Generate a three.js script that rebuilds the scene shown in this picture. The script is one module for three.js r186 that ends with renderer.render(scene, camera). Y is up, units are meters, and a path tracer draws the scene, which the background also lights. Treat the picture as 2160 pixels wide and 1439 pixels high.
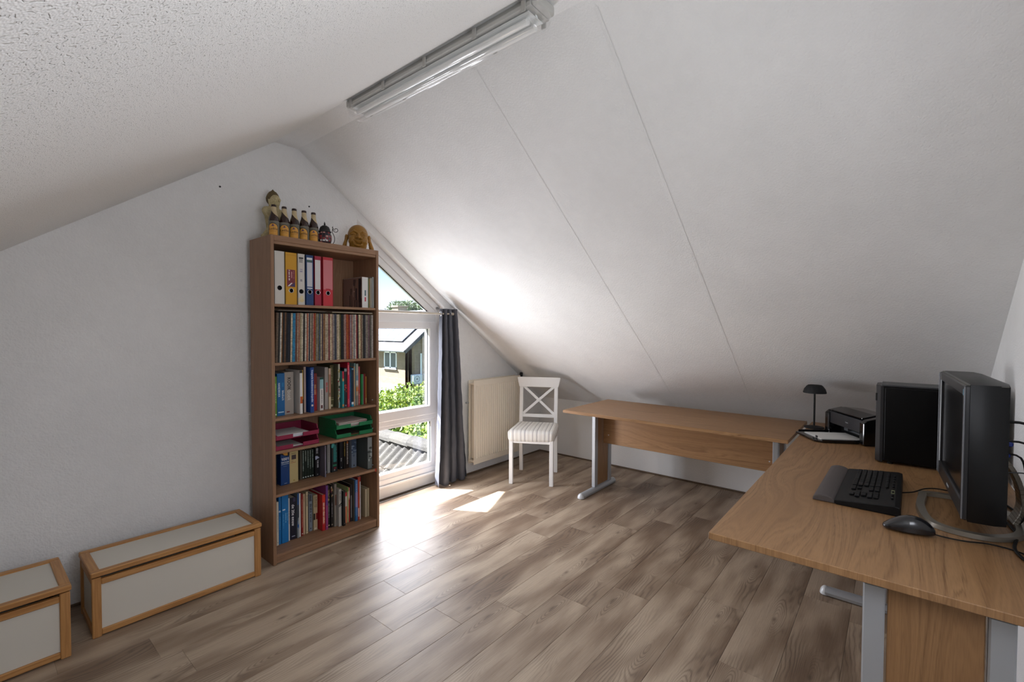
import * as THREE from 'three';
import { RectAreaLightUniformsLib } from 'three/addons/lights/RectAreaLightUniformsLib.js';
import { mergeGeometries, toCreasedNormals } from 'three/addons/utils/BufferGeometryUtils.js';
import { MarchingCubes } from 'three/addons/objects/MarchingCubes.js';
import { RoundedBoxGeometry } from 'three/addons/geometries/RoundedBoxGeometry.js';

// ------------------------------------------------------------------ camera, light, exposure
// World: gable wall with the window is z = 0, the room runs to z = 3.68; the right knee wall is x = 0; the floor is y = 0.
const scene = new THREE.Scene();
const renderer = new THREE.WebGLRenderer();
renderer.toneMapping = THREE.LinearToneMapping;
renderer.toneMappingExposure = 2.35;
renderer.shadowMap.enabled = true;
const camera = new THREE.PerspectiveCamera(72.75, 2160 / 1439, 0.05, 300);
camera.position.set(-4.4584, 1.45, 3.272);
camera.rotation.order = 'YXZ';
camera.rotation.set(-0.025334, -0.877175, 0.003455);
RectAreaLightUniformsLib.init();

// noise (seeded, periodic)
const rng = (s) => () => { s |= 0; s = (s + 0x6D2B79F5) | 0; let t = Math.imul(s ^ (s >>> 15), 1 | s); t = (t + Math.imul(t ^ (t >>> 7), 61 | t)) ^ t; return ((t ^ (t >>> 14)) >>> 0) / 4294967296; };
const P = new Uint8Array(512); { const r = rng(7), a = [...Array(256).keys()]; for (let i = 255; i > 0; i--) { const j = (r() * (i + 1)) | 0; [a[i], a[j]] = [a[j], a[i]]; } for (let i = 0; i < 512; i++) P[i] = a[i & 255]; }
const GX = Array.from({ length: 16 }, (_, i) => Math.cos(i * Math.PI / 8)), GY = Array.from({ length: 16 }, (_, i) => Math.sin(i * Math.PI / 8));
function pn(x, y, px = 256, py = 256, seed = 0) {
  const xi = Math.floor(x), yi = Math.floor(y), fx = x - xi, fy = y - yi;
  const x0 = ((xi % px) + px) % px, x1 = (x0 + 1) % px, y0 = ((yi % py) + py) % py, y1 = (y0 + 1) % py;
  const g = (a, b, dx, dy) => { const h = P[(P[(a + seed * 37) & 255] + b) & 255] & 15; return GX[h] * dx + GY[h] * dy; };
  const u = fx * fx * fx * (fx * (fx * 6 - 15) + 10), v = fy * fy * fy * (fy * (fy * 6 - 15) + 10);
  const a = g(x0, y0, fx, fy), b = g(x1, y0, fx - 1, fy), c = g(x0, y1, fx, fy - 1), d = g(x1, y1, fx - 1, fy - 1);
  return (a + u * (b - a) + v * (c - a + u * (a - b - c + d))) * 1.4;
}
const mixc = (a, b, t) => [a[0] + (b[0] - a[0]) * t, a[1] + (b[1] - a[1]) * t, a[2] + (b[2] - a[2]) * t];
const clamp = (x, a = 0, b = 1) => Math.min(b, Math.max(a, x));
const sstep = (a, b, x) => { const t = clamp((x - a) / (b - a)); return t * t * (3 - 2 * t); };

// sky: clear blue above, pale towards the horizon, thin white cloud
{
  const W = 1024, H = 512, d = new Float32Array(W * H * 4);
  for (let j = 0; j < H; j++) for (let i = 0; i < W; i++) {
    const el = ((j + 0.5) / H - 0.5) * 180, e = clamp(el / 90);
    let c = mixc([0.74, 0.84, 0.98], [0.3, 0.52, 0.92], sstep(0.02, 0.11, e));
    c = mixc(c, [0.2, 0.4, 0.82], sstep(0.11, 0.9, e));
    const u = i / W, q = 0.5 + 0.5 * (pn(u * 24, el * 0.16, 24, 256, 3) + 0.5 * pn(u * 48, el * 0.35, 48, 256, 4) + 0.25 * pn(u * 96, el * 0.7, 96, 256, 5));
    c = mixc(c, [1.0, 1.02, 1.04], 0.7 * sstep(0.55, 0.9, q));
    if (el < 0) c = [0.45, 0.47, 0.42];
    const k = (j * W + i) * 4; d[k] = c[0]; d[k + 1] = c[1]; d[k + 2] = c[2]; d[k + 3] = 1;
  }
  const sky = new THREE.DataTexture(d, W, H, THREE.RGBAFormat, THREE.FloatType);
  sky.mapping = THREE.EquirectangularReflectionMapping; sky.magFilter = THREE.LinearFilter; sky.needsUpdate = true;
  scene.background = sky; scene.environment = sky;
  scene.backgroundIntensity = 1.0; scene.environmentIntensity = 1.0;
  scene.userData.skyStrength = 1;
}
const SKY = 0.66; scene.backgroundIntensity = SKY; scene.environmentIntensity = SKY;
// sun: falls in through the gable window, 47 degrees high
const sun = new THREE.DirectionalLight(0xf8faff, 20);
sun.name = 'sun';
sun.position.set(-1.8 - 0.475 * 12, 12, -0.82 * 12); sun.target.position.set(-1.8, 0, 0);
sun.castShadow = true; sun.shadow.mapSize.set(4096, 4096);
Object.assign(sun.shadow.camera, { left: -14, right: 30, top: 20, bottom: -20, near: 0.5, far: 90 });
scene.add(sun, sun.target);
const SL = 0.7155, RIDGE = 2.715, KNEE = 0.646, ZB = 3.679, XL = -5.94;
// daylight of the gable window: one soft light as large as each light of the window, just inside the panes
for (const [y0, y1, w, x, nits] of [[0.22, 0.58, 0.72, -2.0, 11.5], [0.76, 1.44, 0.68, -2.0, 5.0], [1.62, 1.86, 0.42, -2.1, 1.0]]) {
  const l = new THREE.RectAreaLight(0xf4f6ff, nits, w, y1 - y0);
  l.name = 'gable_window_daylight';
  l.position.set(x, (y0 + y1) / 2, -0.05); l.rotation.y = Math.PI;
  scene.add(l);
}

// added fill light in an invented, unseen window of the end wall behind the camera (window_2): it lights the spines and the chest fronts from the front
const W2 = [-4.15, -3.3, 1.15, 1.85];
{
  const l = new THREE.RectAreaLight(0xf4f6ff, 3.9, W2[1] - W2[0] - 0.1, W2[3] - W2[2] - 0.1);
  l.name = 'added_fill_light';
  l.position.set((W2[0] + W2[1]) / 2, (W2[2] + W2[3]) / 2, ZB + 0.01);
  scene.add(l);
}

// ------------------------------------------------------------------ helpers
const names = {};
const numbered = (n) => { const k = names[n] = (names[n] ?? -1) + 1; return k ? n + '_' + String(k).padStart(3, '0') : n; };
const shade = (m) => { m.castShadow = m.receiveShadow = true; return m; };
function part(name, geo, mat, parent) { const m = shade(new THREE.Mesh(geo, mat)); m.name = name; parent.add(m); return m; }
function thing(name, label, category, group) { const o = new THREE.Group(); o.name = numbered(name); o.userData = { label, category }; if (group) o.userData.group = group; scene.add(o); return o; }
function solo(name, geo, mat, label, category, group) { const m = shade(new THREE.Mesh(geo, mat)); m.name = numbered(name); m.userData = { label, category }; if (group) m.userData.group = group; scene.add(m); return m; }
function struct(name, geo, mat) { const m = geo ? shade(new THREE.Mesh(geo, mat)) : new THREE.Group(); m.name = name; m.userData = { kind: 'structure' }; scene.add(m); return m; }
const merge = (a) => mergeGeometries(a.map((g) => { const q = g.index ? g.toNonIndexed() : g; for (const k of Object.keys(q.attributes)) if (!['position', 'normal', 'uv'].includes(k)) q.deleteAttribute(k); return q; }));
const V = (x, y, z) => new THREE.Vector3(x, y, z);
let uvSeed = rng(11);
// uv in metres from the face's own plane; u runs along the grain axis g
function planar(geo, g = 'x', shift = true) {
  const p = geo.attributes.position, n = geo.attributes.normal, uv = new Float32Array(p.count * 2), ox = shift ? uvSeed() * 3 : 0, oy = shift ? uvSeed() * 3 : 0;
  for (let i = 0; i < p.count; i++) {
    const q = { x: p.getX(i), y: p.getY(i), z: p.getZ(i) }, a = [Math.abs(n.getX(i)), Math.abs(n.getY(i)), Math.abs(n.getZ(i))];
    const m = a[0] >= a[1] && a[0] >= a[2] ? 'x' : a[1] >= a[2] ? 'y' : 'z';
    let ax = ['x', 'y', 'z'].filter((k) => k !== m);
    if (ax[1] === g) ax = [ax[1], ax[0]];
    uv[2 * i] = q[ax[0]] + ox; uv[2 * i + 1] = q[ax[1]] + oy;
  }
  geo.setAttribute('uv', new THREE.BufferAttribute(uv, 2));
  return geo;
}
// box with chamfered edges: 44 triangles
function cb(w, h, d, x = 0, y = 0, z = 0, b = 0.0015, g = null) {
  const H = [w / 2, h / 2, d / 2]; b = Math.min(b, H[0] * 0.6, H[1] * 0.6, H[2] * 0.6);
  const v = (s, f) => [0, 1, 2].map((k) => s[k] * (k === f ? H[k] : H[k] - b));
  const out = [];
  const tri = (a, c, e) => { const ux = c[0] - a[0], uy = c[1] - a[1], uz = c[2] - a[2], vx = e[0] - a[0], vy = e[1] - a[1], vz = e[2] - a[2]; const n = [uy * vz - uz * vy, uz * vx - ux * vz, ux * vy - uy * vx]; if (n[0] * (a[0] + c[0] + e[0]) + n[1] * (a[1] + c[1] + e[1]) + n[2] * (a[2] + c[2] + e[2]) < 0) out.push(a, e, c); else out.push(a, c, e); };
  const quad = (a, c, e, f) => { tri(a, c, e); tri(a, e, f); };
  for (let f = 0; f < 3; f++) for (const s of [-1, 1]) { const [i, j] = [0, 1, 2].filter((k) => k !== f); const q = [[-1, -1], [1, -1], [1, 1], [-1, 1]].map(([p, r]) => { const t = [0, 0, 0]; t[f] = s; t[i] = p; t[j] = r; return v(t, f); }); quad(...q); }
  for (let f = 0; f < 3; f++) { const [i, j] = [0, 1, 2].filter((k) => k !== f); for (const p of [-1, 1]) for (const r of [-1, 1]) { const a = [0, 0, 0], c = [0, 0, 0]; a[f] = -1; c[f] = 1; a[i] = c[i] = p; a[j] = c[j] = r; quad(v(a, i), v(c, i), v(c, j), v(a, j)); } }
  for (const p of [-1, 1]) for (const q of [-1, 1]) for (const r of [-1, 1]) { const s = [p, q, r]; tri(v(s, 0), v(s, 1), v(s, 2)); }
  const geo = new THREE.BufferGeometry(); geo.setAttribute('position', new THREE.BufferAttribute(new Float32Array(out.flat()), 3)); geo.computeVertexNormals();
  planar(geo, g ?? (w >= h && w >= d ? 'x' : h >= d ? 'y' : 'z'));
  return geo.translate(x, y, z);
}
const cbr = (x0, x1, y0, y1, z0, z1, b, g) => cb(x1 - x0, y1 - y0, z1 - z0, (x0 + x1) / 2, (y0 + y1) / 2, (z0 + z1) / 2, b, g);
// bar from p to q with a rectangular section
function bar(p, q, w, d, up = V(0, 1, 0), b = 0.002) {
  const L = p.distanceTo(q), g = cb(w, d, L, 0, 0, 0, b, 'z'), m = new THREE.Matrix4().lookAt(q, p, up).setPosition(p.clone().add(q).multiplyScalar(0.5));
  return g.applyMatrix4(m);
}
const tube = (pts, r, n = 24, k = 8, closed = false) => new THREE.TubeGeometry(new THREE.CatmullRomCurve3(pts.map((a) => Array.isArray(a) ? V(...a) : a), closed, 'centripetal'), n, r, k, closed);
const lathe = (pts, n = 32) => { let g = new THREE.LatheGeometry(pts.map(([r, y]) => new THREE.Vector2(r, y)), n); return toCreasedNormals(g, 0.6); };
const cyl = (r, h, x, y, z, n = 20, r2 = r) => new THREE.CylinderGeometry(r2, r, h, n).translate(x, y + h / 2, z);
const extr = (pts, depth, bevel = 0, holes = []) => { const s = new THREE.Shape(pts.map(([a, b]) => new THREE.Vector2(a, b))); for (const h of holes) s.holes.push(new THREE.Path(h.map(([a, b]) => new THREE.Vector2(a, b)))); return new THREE.ExtrudeGeometry(s, { depth, bevelEnabled: bevel > 0, bevelSize: bevel, bevelThickness: bevel, bevelOffset: -bevel, bevelSegments: 2, curveSegments: 12 }); };

function tex(w, h, fn, { srgb = true, size = null } = {}) {
  const d = new Uint8Array(w * h * 4), o = [0, 0, 0];
  for (let j = 0; j < h; j++) for (let i = 0; i < w; i++) { const c = fn(i / w, j / h, i, j); const k = (j * w + i) * 4; if (typeof c === 'number') d[k] = d[k + 1] = d[k + 2] = clamp(c) * 255; else { d[k] = clamp(c[0], 0, 255); d[k + 1] = clamp(c[1], 0, 255); d[k + 2] = clamp(c[2], 0, 255); } d[k + 3] = 255; }
  const t = new THREE.DataTexture(d, w, h); t.wrapS = t.wrapT = THREE.RepeatWrapping; t.magFilter = THREE.LinearFilter; t.minFilter = THREE.LinearMipmapLinearFilter; t.generateMipmaps = true; t.anisotropy = 8;
  if (srgb) t.colorSpace = THREE.SRGBColorSpace;
  if (size) t.repeat.set(1 / size[0], 1 / size[1]);
  t.needsUpdate = true; return t;
}
const std = (color, roughness = 0.6, o = {}) => new THREE.MeshStandardMaterial({ color, roughness, ...o });
const phys = (color, roughness = 0.6, o = {}) => new THREE.MeshPhysicalMaterial({ color, roughness, ...o });

// ------------------------------------------------------------------ materials
// woodgrain: u along the grain
function woodTex(size, c0, c1, c2, { rings = 9, warp = 1.4, fine = 1, seed = 1, W = 1024, H = 1024, patch = 0.5, lines = 0 } = {}) {
  return tex(W, H, (u, v) => {
    const w1 = pn(u * 2, v * 4, 2, 4, seed), w2 = pn(u * 5, v * 11, 5, 11, seed + 1);
    const r = v * rings + warp * w1 + 0.35 * warp * w2;
    const ln = Math.pow(0.5 + 0.5 * Math.sin(2 * Math.PI * r), 3), ln2 = 0.5 + 0.5 * Math.sin(2 * Math.PI * (r * 4 + w2));
    const f = pn(u * 14, v * 190, 14, 190, seed + 2), f2 = pn(u * 60, v * 420, 60, 420, seed + 3), low = pn(u * 2, v * 5, 2, 5, seed + 4);
    let c = mixc(c1, c0, clamp(0.5 + patch * low + 0.22 * fine * f));
    const thin = lines * Math.pow(0.5 + 0.5 * Math.sin(2 * Math.PI * (r * 2.3 + 0.3 * f)), 9) * clamp(0.55 + 0.9 * low);
    c = mixc(c, c2, clamp((lines ? 0.16 : 0.34) * ln + 0.42 * thin + 0.1 * ln2 + 0.2 * fine * Math.max(0, f2) + 0.14 * Math.max(0, f)));
    return c;
  }, { size });
}
const T = {};
T.desk = woodTex([2.2, 0.8], [178, 139, 98], [160, 120, 80], [110, 77, 48], { rings: 16, warp: 1.9, seed: 3, W: 2048, lines: 1 });
T.case = woodTex([1.6, 0.5], [166, 129, 99], [150, 114, 85], [116, 85, 62], { rings: 9, warp: 1.2, seed: 9, lines: 1 });
T.pine = woodTex([1.0, 0.12], [208, 158, 100], [190, 138, 80], [150, 98, 52], { rings: 3, warp: 0.8, seed: 14, H: 512 });
// coarse sprayed plaster of the slopes and the wall: height maps, 1 m across
const stucco = tex(1024, 1024, (u, v) => { const a = pn(u * 70, v * 70, 70, 70, 21), b = pn(u * 130, v * 130, 130, 130, 22), c = pn(u * 30, v * 30, 30, 30, 23); return clamp(0.5 + 0.45 * Math.max(a, b * 0.7) + 0.25 * c); }, { srgb: false, size: [1.0, 1.0] });
const spray = tex(1024, 1024, (u, v) => { const a = pn(u * 95 + 2 * pn(u * 24, v * 24, 24, 24, 34), v * 55, 95, 55, 31), b = pn(u * 150, v * 110, 150, 110, 32); return clamp(0.75 - 1.4 * sstep(0.3, 0.75, a) + 0.3 * b); }, { srgb: false, size: [0.38, 0.38] });
const fineBump = tex(512, 512, (u, v) => 0.5 + 0.4 * pn(u * 60, v * 60, 60, 60, 41) + 0.3 * pn(u * 120, v * 120, 120, 120, 42), { srgb: false, size: [0.6, 0.6] });
// the sprayed slope has grey flecks in its colour where the spray height dips
const speck = tex(1024, 1024, (u, v) => { const a = pn(u * 95 + 2 * pn(u * 24, v * 24, 24, 24, 34), v * 55, 95, 55, 31), m = 0.5 + 0.5 * pn(u * 3, v * 3, 3, 3, 36), s = sstep(0.45, 0.8, a) * (0.2 + 0.5 * m); return mixc([243, 243, 241], [165, 165, 160], s); }, { size: [0.38, 0.38] });
const smudge = tex(512, 512, (u, v) => { const a = pn(u * 4, v * 4, 4, 4, 51) + 0.5 * pn(u * 11, v * 11, 11, 11, 52) + 0.35 * pn(u * 40, v * 40, 40, 40, 53); return mixc([244, 244, 243], [236, 236, 235], clamp(0.5 + 0.6 * a)); }, { size: [2.2, 2.2] });
const M = {
  wall: std(0xffffff, 0.95, { map: smudge, bumpMap: stucco, bumpScale: 0.0035 }),
  slopeR: std(0xffffff, 0.95, { map: smudge, bumpMap: fineBump, bumpScale: 0.0015 }),
  slopeL: std(0xffffff, 0.95, { map: speck, bumpMap: spray, bumpScale: 0.0014 }),
  plain: std(0xf0f0ee, 0.9, { bumpMap: fineBump, bumpScale: 0.001 }),
  board: std(0xe6e5e2, 0.6),
  brownStrip: std(0x6b5846, 0.6),
  under: std(0x3a3028, 0.9),
  pvc: std(0xe8e8e8, 0.35),
  gasket: std(0x22262a, 0.6),
  glass: phys(0xffffff, 0.0, { transmission: 1, thickness: 0, ior: 1.45 }),
  desk: phys(0xffffff, 0.42, { map: T.desk }),
  case: phys(0xffffff, 0.5, { map: T.case }),
  pine: phys(0xffffff, 0.45, { map: T.pine }),
  boxPanel: std(0xdcd7cb, 0.55),
  silver: std(0xb9bec3, 0.38, { metalness: 0.35 }),
  silverLight: std(0xd9dcde, 0.35, { metalness: 0.1 }),
  steelDark: std(0x4a4c4e, 0.5, { metalness: 0.4 }),
  blackPlastic: phys(0x0c0c0e, 0.45, { specularIntensity: 0.6 }),
  blackGloss: phys(0x0c0c0e, 0.16, { clearcoat: 0.5, clearcoatRoughness: 0.1 }),
  blackMatte: std(0x17181a, 0.7),
  rubber: std(0x0d0d0e, 0.55),
  paper: std(0xe9e8e4, 0.8),
  pages: std(0xd9cfb8, 0.9),
  chrome: std(0xc9ccd0, 0.18, { metalness: 1 }),
  whiteLacquer: phys(0xefeeeb, 0.35),
  cream: phys(0xe9dfcd, 0.4),
};
// ------------------------------------------------------------------ floor: laminate planks
const plankTex = tex(2048, 2048, (u, v) => {
  const k = Math.floor(v * 8), w = v * 8 - k, s = 60 + k * 7, L = u * 1.3, a = w * 0.209;
  // growth rings: contours of a field that is stretched far along the plank, with a few knots
  let f = 5.0 * (w - 0.5) + 1.9 * pn(L * 1.1, a * 5, 256, 256, s) + 0.45 * pn(L * 4, a * 14, 256, 256, s + 1);
  const kr = rng(900 + k); let knot = 0;
  for (let q = 0; q < 2; q++) { const kx = kr() * 1.3, ky = 0.03 + kr() * 0.15, kk = 0.5 + kr(), g = Math.exp(-(((L - kx) / 0.17) ** 2 + ((a - ky) / 0.03) ** 2)); f += kk * 3.2 * g; knot = Math.max(knot, Math.exp(-((L - kx) ** 2 / 0.0005 + (a - ky) ** 2 / 0.00007)) * (kk > 1.05 ? 1 : 0.15)); }
  const fib = pn(L * 26, a * 1500, 4096, 4096, s + 2), fib2 = pn(L * 8, a * 420, 4096, 4096, s + 3), fib3 = pn(L * 3.5, a * 130, 4096, 4096, s + 7);
  const low = pn(L * 1.6 + 3, a * 6, 256, 256, s + 4) + 0.45 * pn(L * 4.5, a * 17, 256, 256, s + 6), mask = sstep(-0.25, 0.35, pn(L * 2.2, a * 5, 256, 256, s + 8));
  const ph = f * 2.2 + 0.25 * pn(L * 14, a * 60, 256, 256, s + 5), ring = Math.pow(0.5 + 0.5 * Math.sin(2 * Math.PI * ph), 2.6);
  const tone = [0.05, -0.12, 0.12, -0.04, 0.16, -0.16, 0.0, 0.08][k];
  let c = mixc([132, 110, 90], [193, 174, 151], clamp(0.56 + tone + 0.95 * low + 0.16 * fib3));
  c = mixc(c, [96, 80, 67], clamp(mask * ring * (0.42 - 0.35 * low) + 0.16 * Math.max(0, fib) + 0.17 * Math.max(0, fib2) + 0.16 * Math.max(0, fib3)));
  c = mixc(c, [204, 190, 170], 0.22 * Math.max(0, -fib2) + 0.14 * Math.max(0, -fib));
  c = mixc(c, [84, 69, 58], 0.5 * knot);
  return c;
});
plankTex.wrapS = plankTex.wrapT = THREE.ClampToEdgeWrapping;
const plankRough = tex(512, 512, (u, v) => 0.5 + 0.14 * pn(u * 8, v * 120, 8, 120, 71) + 0.1 * pn(u * 40, v * 200, 40, 200, 72), { srgb: false });
const floor = struct('floor', null);
part('subfloor', cbr(XL - 0.2, 0.2, -0.13, -0.0105, -0.16, ZB + 0.16, 0.001), M.under, floor);
const plankMat = phys(0xffffff, 0.48, { map: plankTex, ior: 1.5 });
{
  const PW = 0.209, r = rng(5), fixed = { 6: -3.14, 7: -2.891, 8: -2.635, 9: -2.37, 10: -2.106, 11: -1.848 };
  const cache = {};
  for (let k = -1; k < 18; k++) {
    const z0 = -0.02 + PW * k, z1 = Math.min(z0 + PW, ZB - 0.002), zz0 = Math.max(z0, -0.155);
    if (z1 - zz0 < 0.01) continue;
    let x = fixed[k] !== undefined ? fixed[k] - 1.3 * 3 : XL - r() * 1.2;
    for (; x < -0.01; x += 1.3) {
      const a = Math.max(x, XL), b = Math.min(x + 1.3, -0.004); if (b - a < 0.02) continue;
      const s = (r() * 8) | 0, w = b - a - 0.0002, d = z1 - zz0 - 0.001;
      const g = cb(w, 0.01, d, 0, 0, 0, 0.0009);
      const p = g.attributes.position, uv = g.attributes.uv, u0 = (a - x) / 1.3, u1 = (b - x) / 1.3;
      for (let i = 0; i < p.count; i++) uv.setXY(i, u0 + (u1 - u0) * clamp(p.getX(i) / w + 0.5, 0.001, 0.999), (s + clamp(p.getZ(i) / PW + 0.5, 0.012, 0.988)) / 8);
      const m = part('plank', g, plankMat, floor); m.position.set((a + b) / 2, -0.005, (zz0 + z1) / 2);
    }
  }
}
// ------------------------------------------------------------------ walls and roof
// gable wall with the window opening (floor to slope), 0.16 thick
const slopeY = (x) => KNEE - SL * x;
const WX0 = -2.43, WX1 = -1.52, wTop = (x) => slopeY(x) - 0.075;
{
  const outer = [[XL - 0.15, -0.12], [0.15, -0.12], [0.15, slopeY(0) + 0.0], [0, slopeY(0) + 0.1], [-2.89, RIDGE + 0.08], [-3.05, RIDGE + 0.08], [XL, KNEE + 0.1], [XL - 0.15, KNEE]];
  const hole = [[WX0, 0.0], [WX1, 0.0], [WX1, wTop(WX1)], [WX0, wTop(WX0)]];
  const g = planar(extr(outer, 0.16, 0, [hole]), 'x').translate(0, 0, -0.16);
  struct('wall_back', g, M.wall);
  const o2 = [[XL - 0.15, -0.12], [0.15, -0.12], [0.15, KNEE], [0, KNEE + 0.1], [-2.89, RIDGE + 0.08], [-3.05, RIDGE + 0.08], [XL, KNEE + 0.1], [XL - 0.15, KNEE]];
  struct('wall_front', planar(extr(o2, 0.16, 0, [[[W2[0], W2[2]], [W2[1], W2[2]], [W2[1], W2[3]], [W2[0], W2[3]]]]), 'x').translate(0, 0, ZB), M.slopeR);
  const w2 = struct('window_2', null);  // added window out of view, made to hold the fill light
  part('window_frame', merge([cbr(W2[0], W2[0] + 0.06, W2[2], W2[3], ZB + 0.03, ZB + 0.1, 0.004), cbr(W2[1] - 0.06, W2[1], W2[2], W2[3], ZB + 0.03, ZB + 0.1, 0.004), cbr(W2[0], W2[1], W2[2], W2[2] + 0.06, ZB + 0.03, ZB + 0.1, 0.004), cbr(W2[0], W2[1], W2[3] - 0.06, W2[3], ZB + 0.03, ZB + 0.1, 0.004)]), M.pvc, w2);
  part('pane', cbr(W2[0] + 0.05, W2[1] - 0.05, W2[2] + 0.05, W2[3] - 0.05, ZB + 0.06, ZB + 0.064, 0.0005), M.glass, w2);
  struct('wall_right', planar(cbr(0, 0.15, -0.1, KNEE + 0.1, -0.16, ZB + 0.16, 0.001), 'z'), M.plain);
  struct('wall_left', cbr(XL - 0.15, XL, -0.1, KNEE + 0.1, -0.16, ZB + 0.16, 0.001, 'z'), M.plain);
  struct('ceiling', planar(cbr(-3.08, -2.86, RIDGE, RIDGE + 0.15, -0.16, ZB + 0.16, 0.0005), 'z'), M.slopeR);
}
// a roof slope as a slab: s runs down the slope from the ridge, holes for the roof windows
function slope(sign, holes) {
  const k = Math.hypot(1, SL), xr = sign > 0 ? -2.89 : -3.05, run = sign > 0 ? 2.89 : XL * -1 - 3.05, Ls = run * k + 0.12;
  const g = extr([[0, -0.16], [Ls, -0.16], [Ls, ZB + 0.16], [0, ZB + 0.16]], 0.15, 0, holes.map(([x0, x1, z0, z1]) => { const a = (xr - x1) * k, b = (xr - x0) * k; return [[a, z0], [b, z0], [b, z1], [a, z1]]; }));
  // local (s, t, n) -> world
  const m = new THREE.Matrix4().makeBasis(V(sign / k, -SL / k, 0), V(0, 0, 1), V(sign * SL / k, 1 / k, 0)).setPosition(xr, RIDGE, 0);
  if (m.determinant() < 0) { const p = g.attributes.position; for (let i = 0; i < p.count; i += 3) { const a = [p.getX(i + 1), p.getY(i + 1), p.getZ(i + 1)]; p.setXYZ(i + 1, p.getX(i + 2), p.getY(i + 2), p.getZ(i + 2)); p.setXYZ(i + 2, ...a); } }
  const q = g.index ? g.toNonIndexed() : g; q.computeVertexNormals(); planar(q, 'x');
  q.applyMatrix4(m); q.computeVertexNormals();
  return q;
}
const slopeRight = struct('ceiling_slope_right', slope(1, []), M.slopeR);
struct('ceiling_slope_left', slope(-1, []), M.slopeL);
// taped board joints that show faintly on the right slope
for (const z of [1.70, 2.355]) {
  const k = Math.hypot(1, SL), n = V(-SL / k, -1 / k, 0);
  const p = V(-2.86, slopeY(-2.86), z).addScaledVector(n, 0.0), q = V(-0.06, slopeY(-0.06), z);
  part('joint_tape', planar(bar(p, q, 0.016, 0.0003, n, 0.00012), 'x'), M.slopeR, slopeRight);
}
// drilled holes with dark plugs in the gable wall
for (const [x, y, l] of [[-3.384, 2.335, 'black wall plug in the gable wall left of the bookcase top'], [-2.813, 2.328, 'black wall plug in the gable wall above the beer bottles']])
  solo('wall_plug', lathe([[0, 0.004], [0.004, 0.004], [0.0055, 0.0025], [0.0055, -0.01], [0, -0.01]], 16).rotateX(Math.PI / 2).translate(x, y, 0.0005), M.rubber, l, 'wall plug');
// flat strips that close the gap between laminate and wall
struct('baseboard_right', cbr(-0.014, 0, 0, 0.014, 0.002, ZB, 0.003, 'z'), M.brownStrip);
struct('baseboard_back', merge([cbr(WX1 + 0.02, -0.016, 0, 0.013, 0, 0.013, 0.003, 'x'), cbr(XL, WX0 - 0.03, 0, 0.013, 0, 0.013, 0.003, 'x')]), M.brownStrip);

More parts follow.
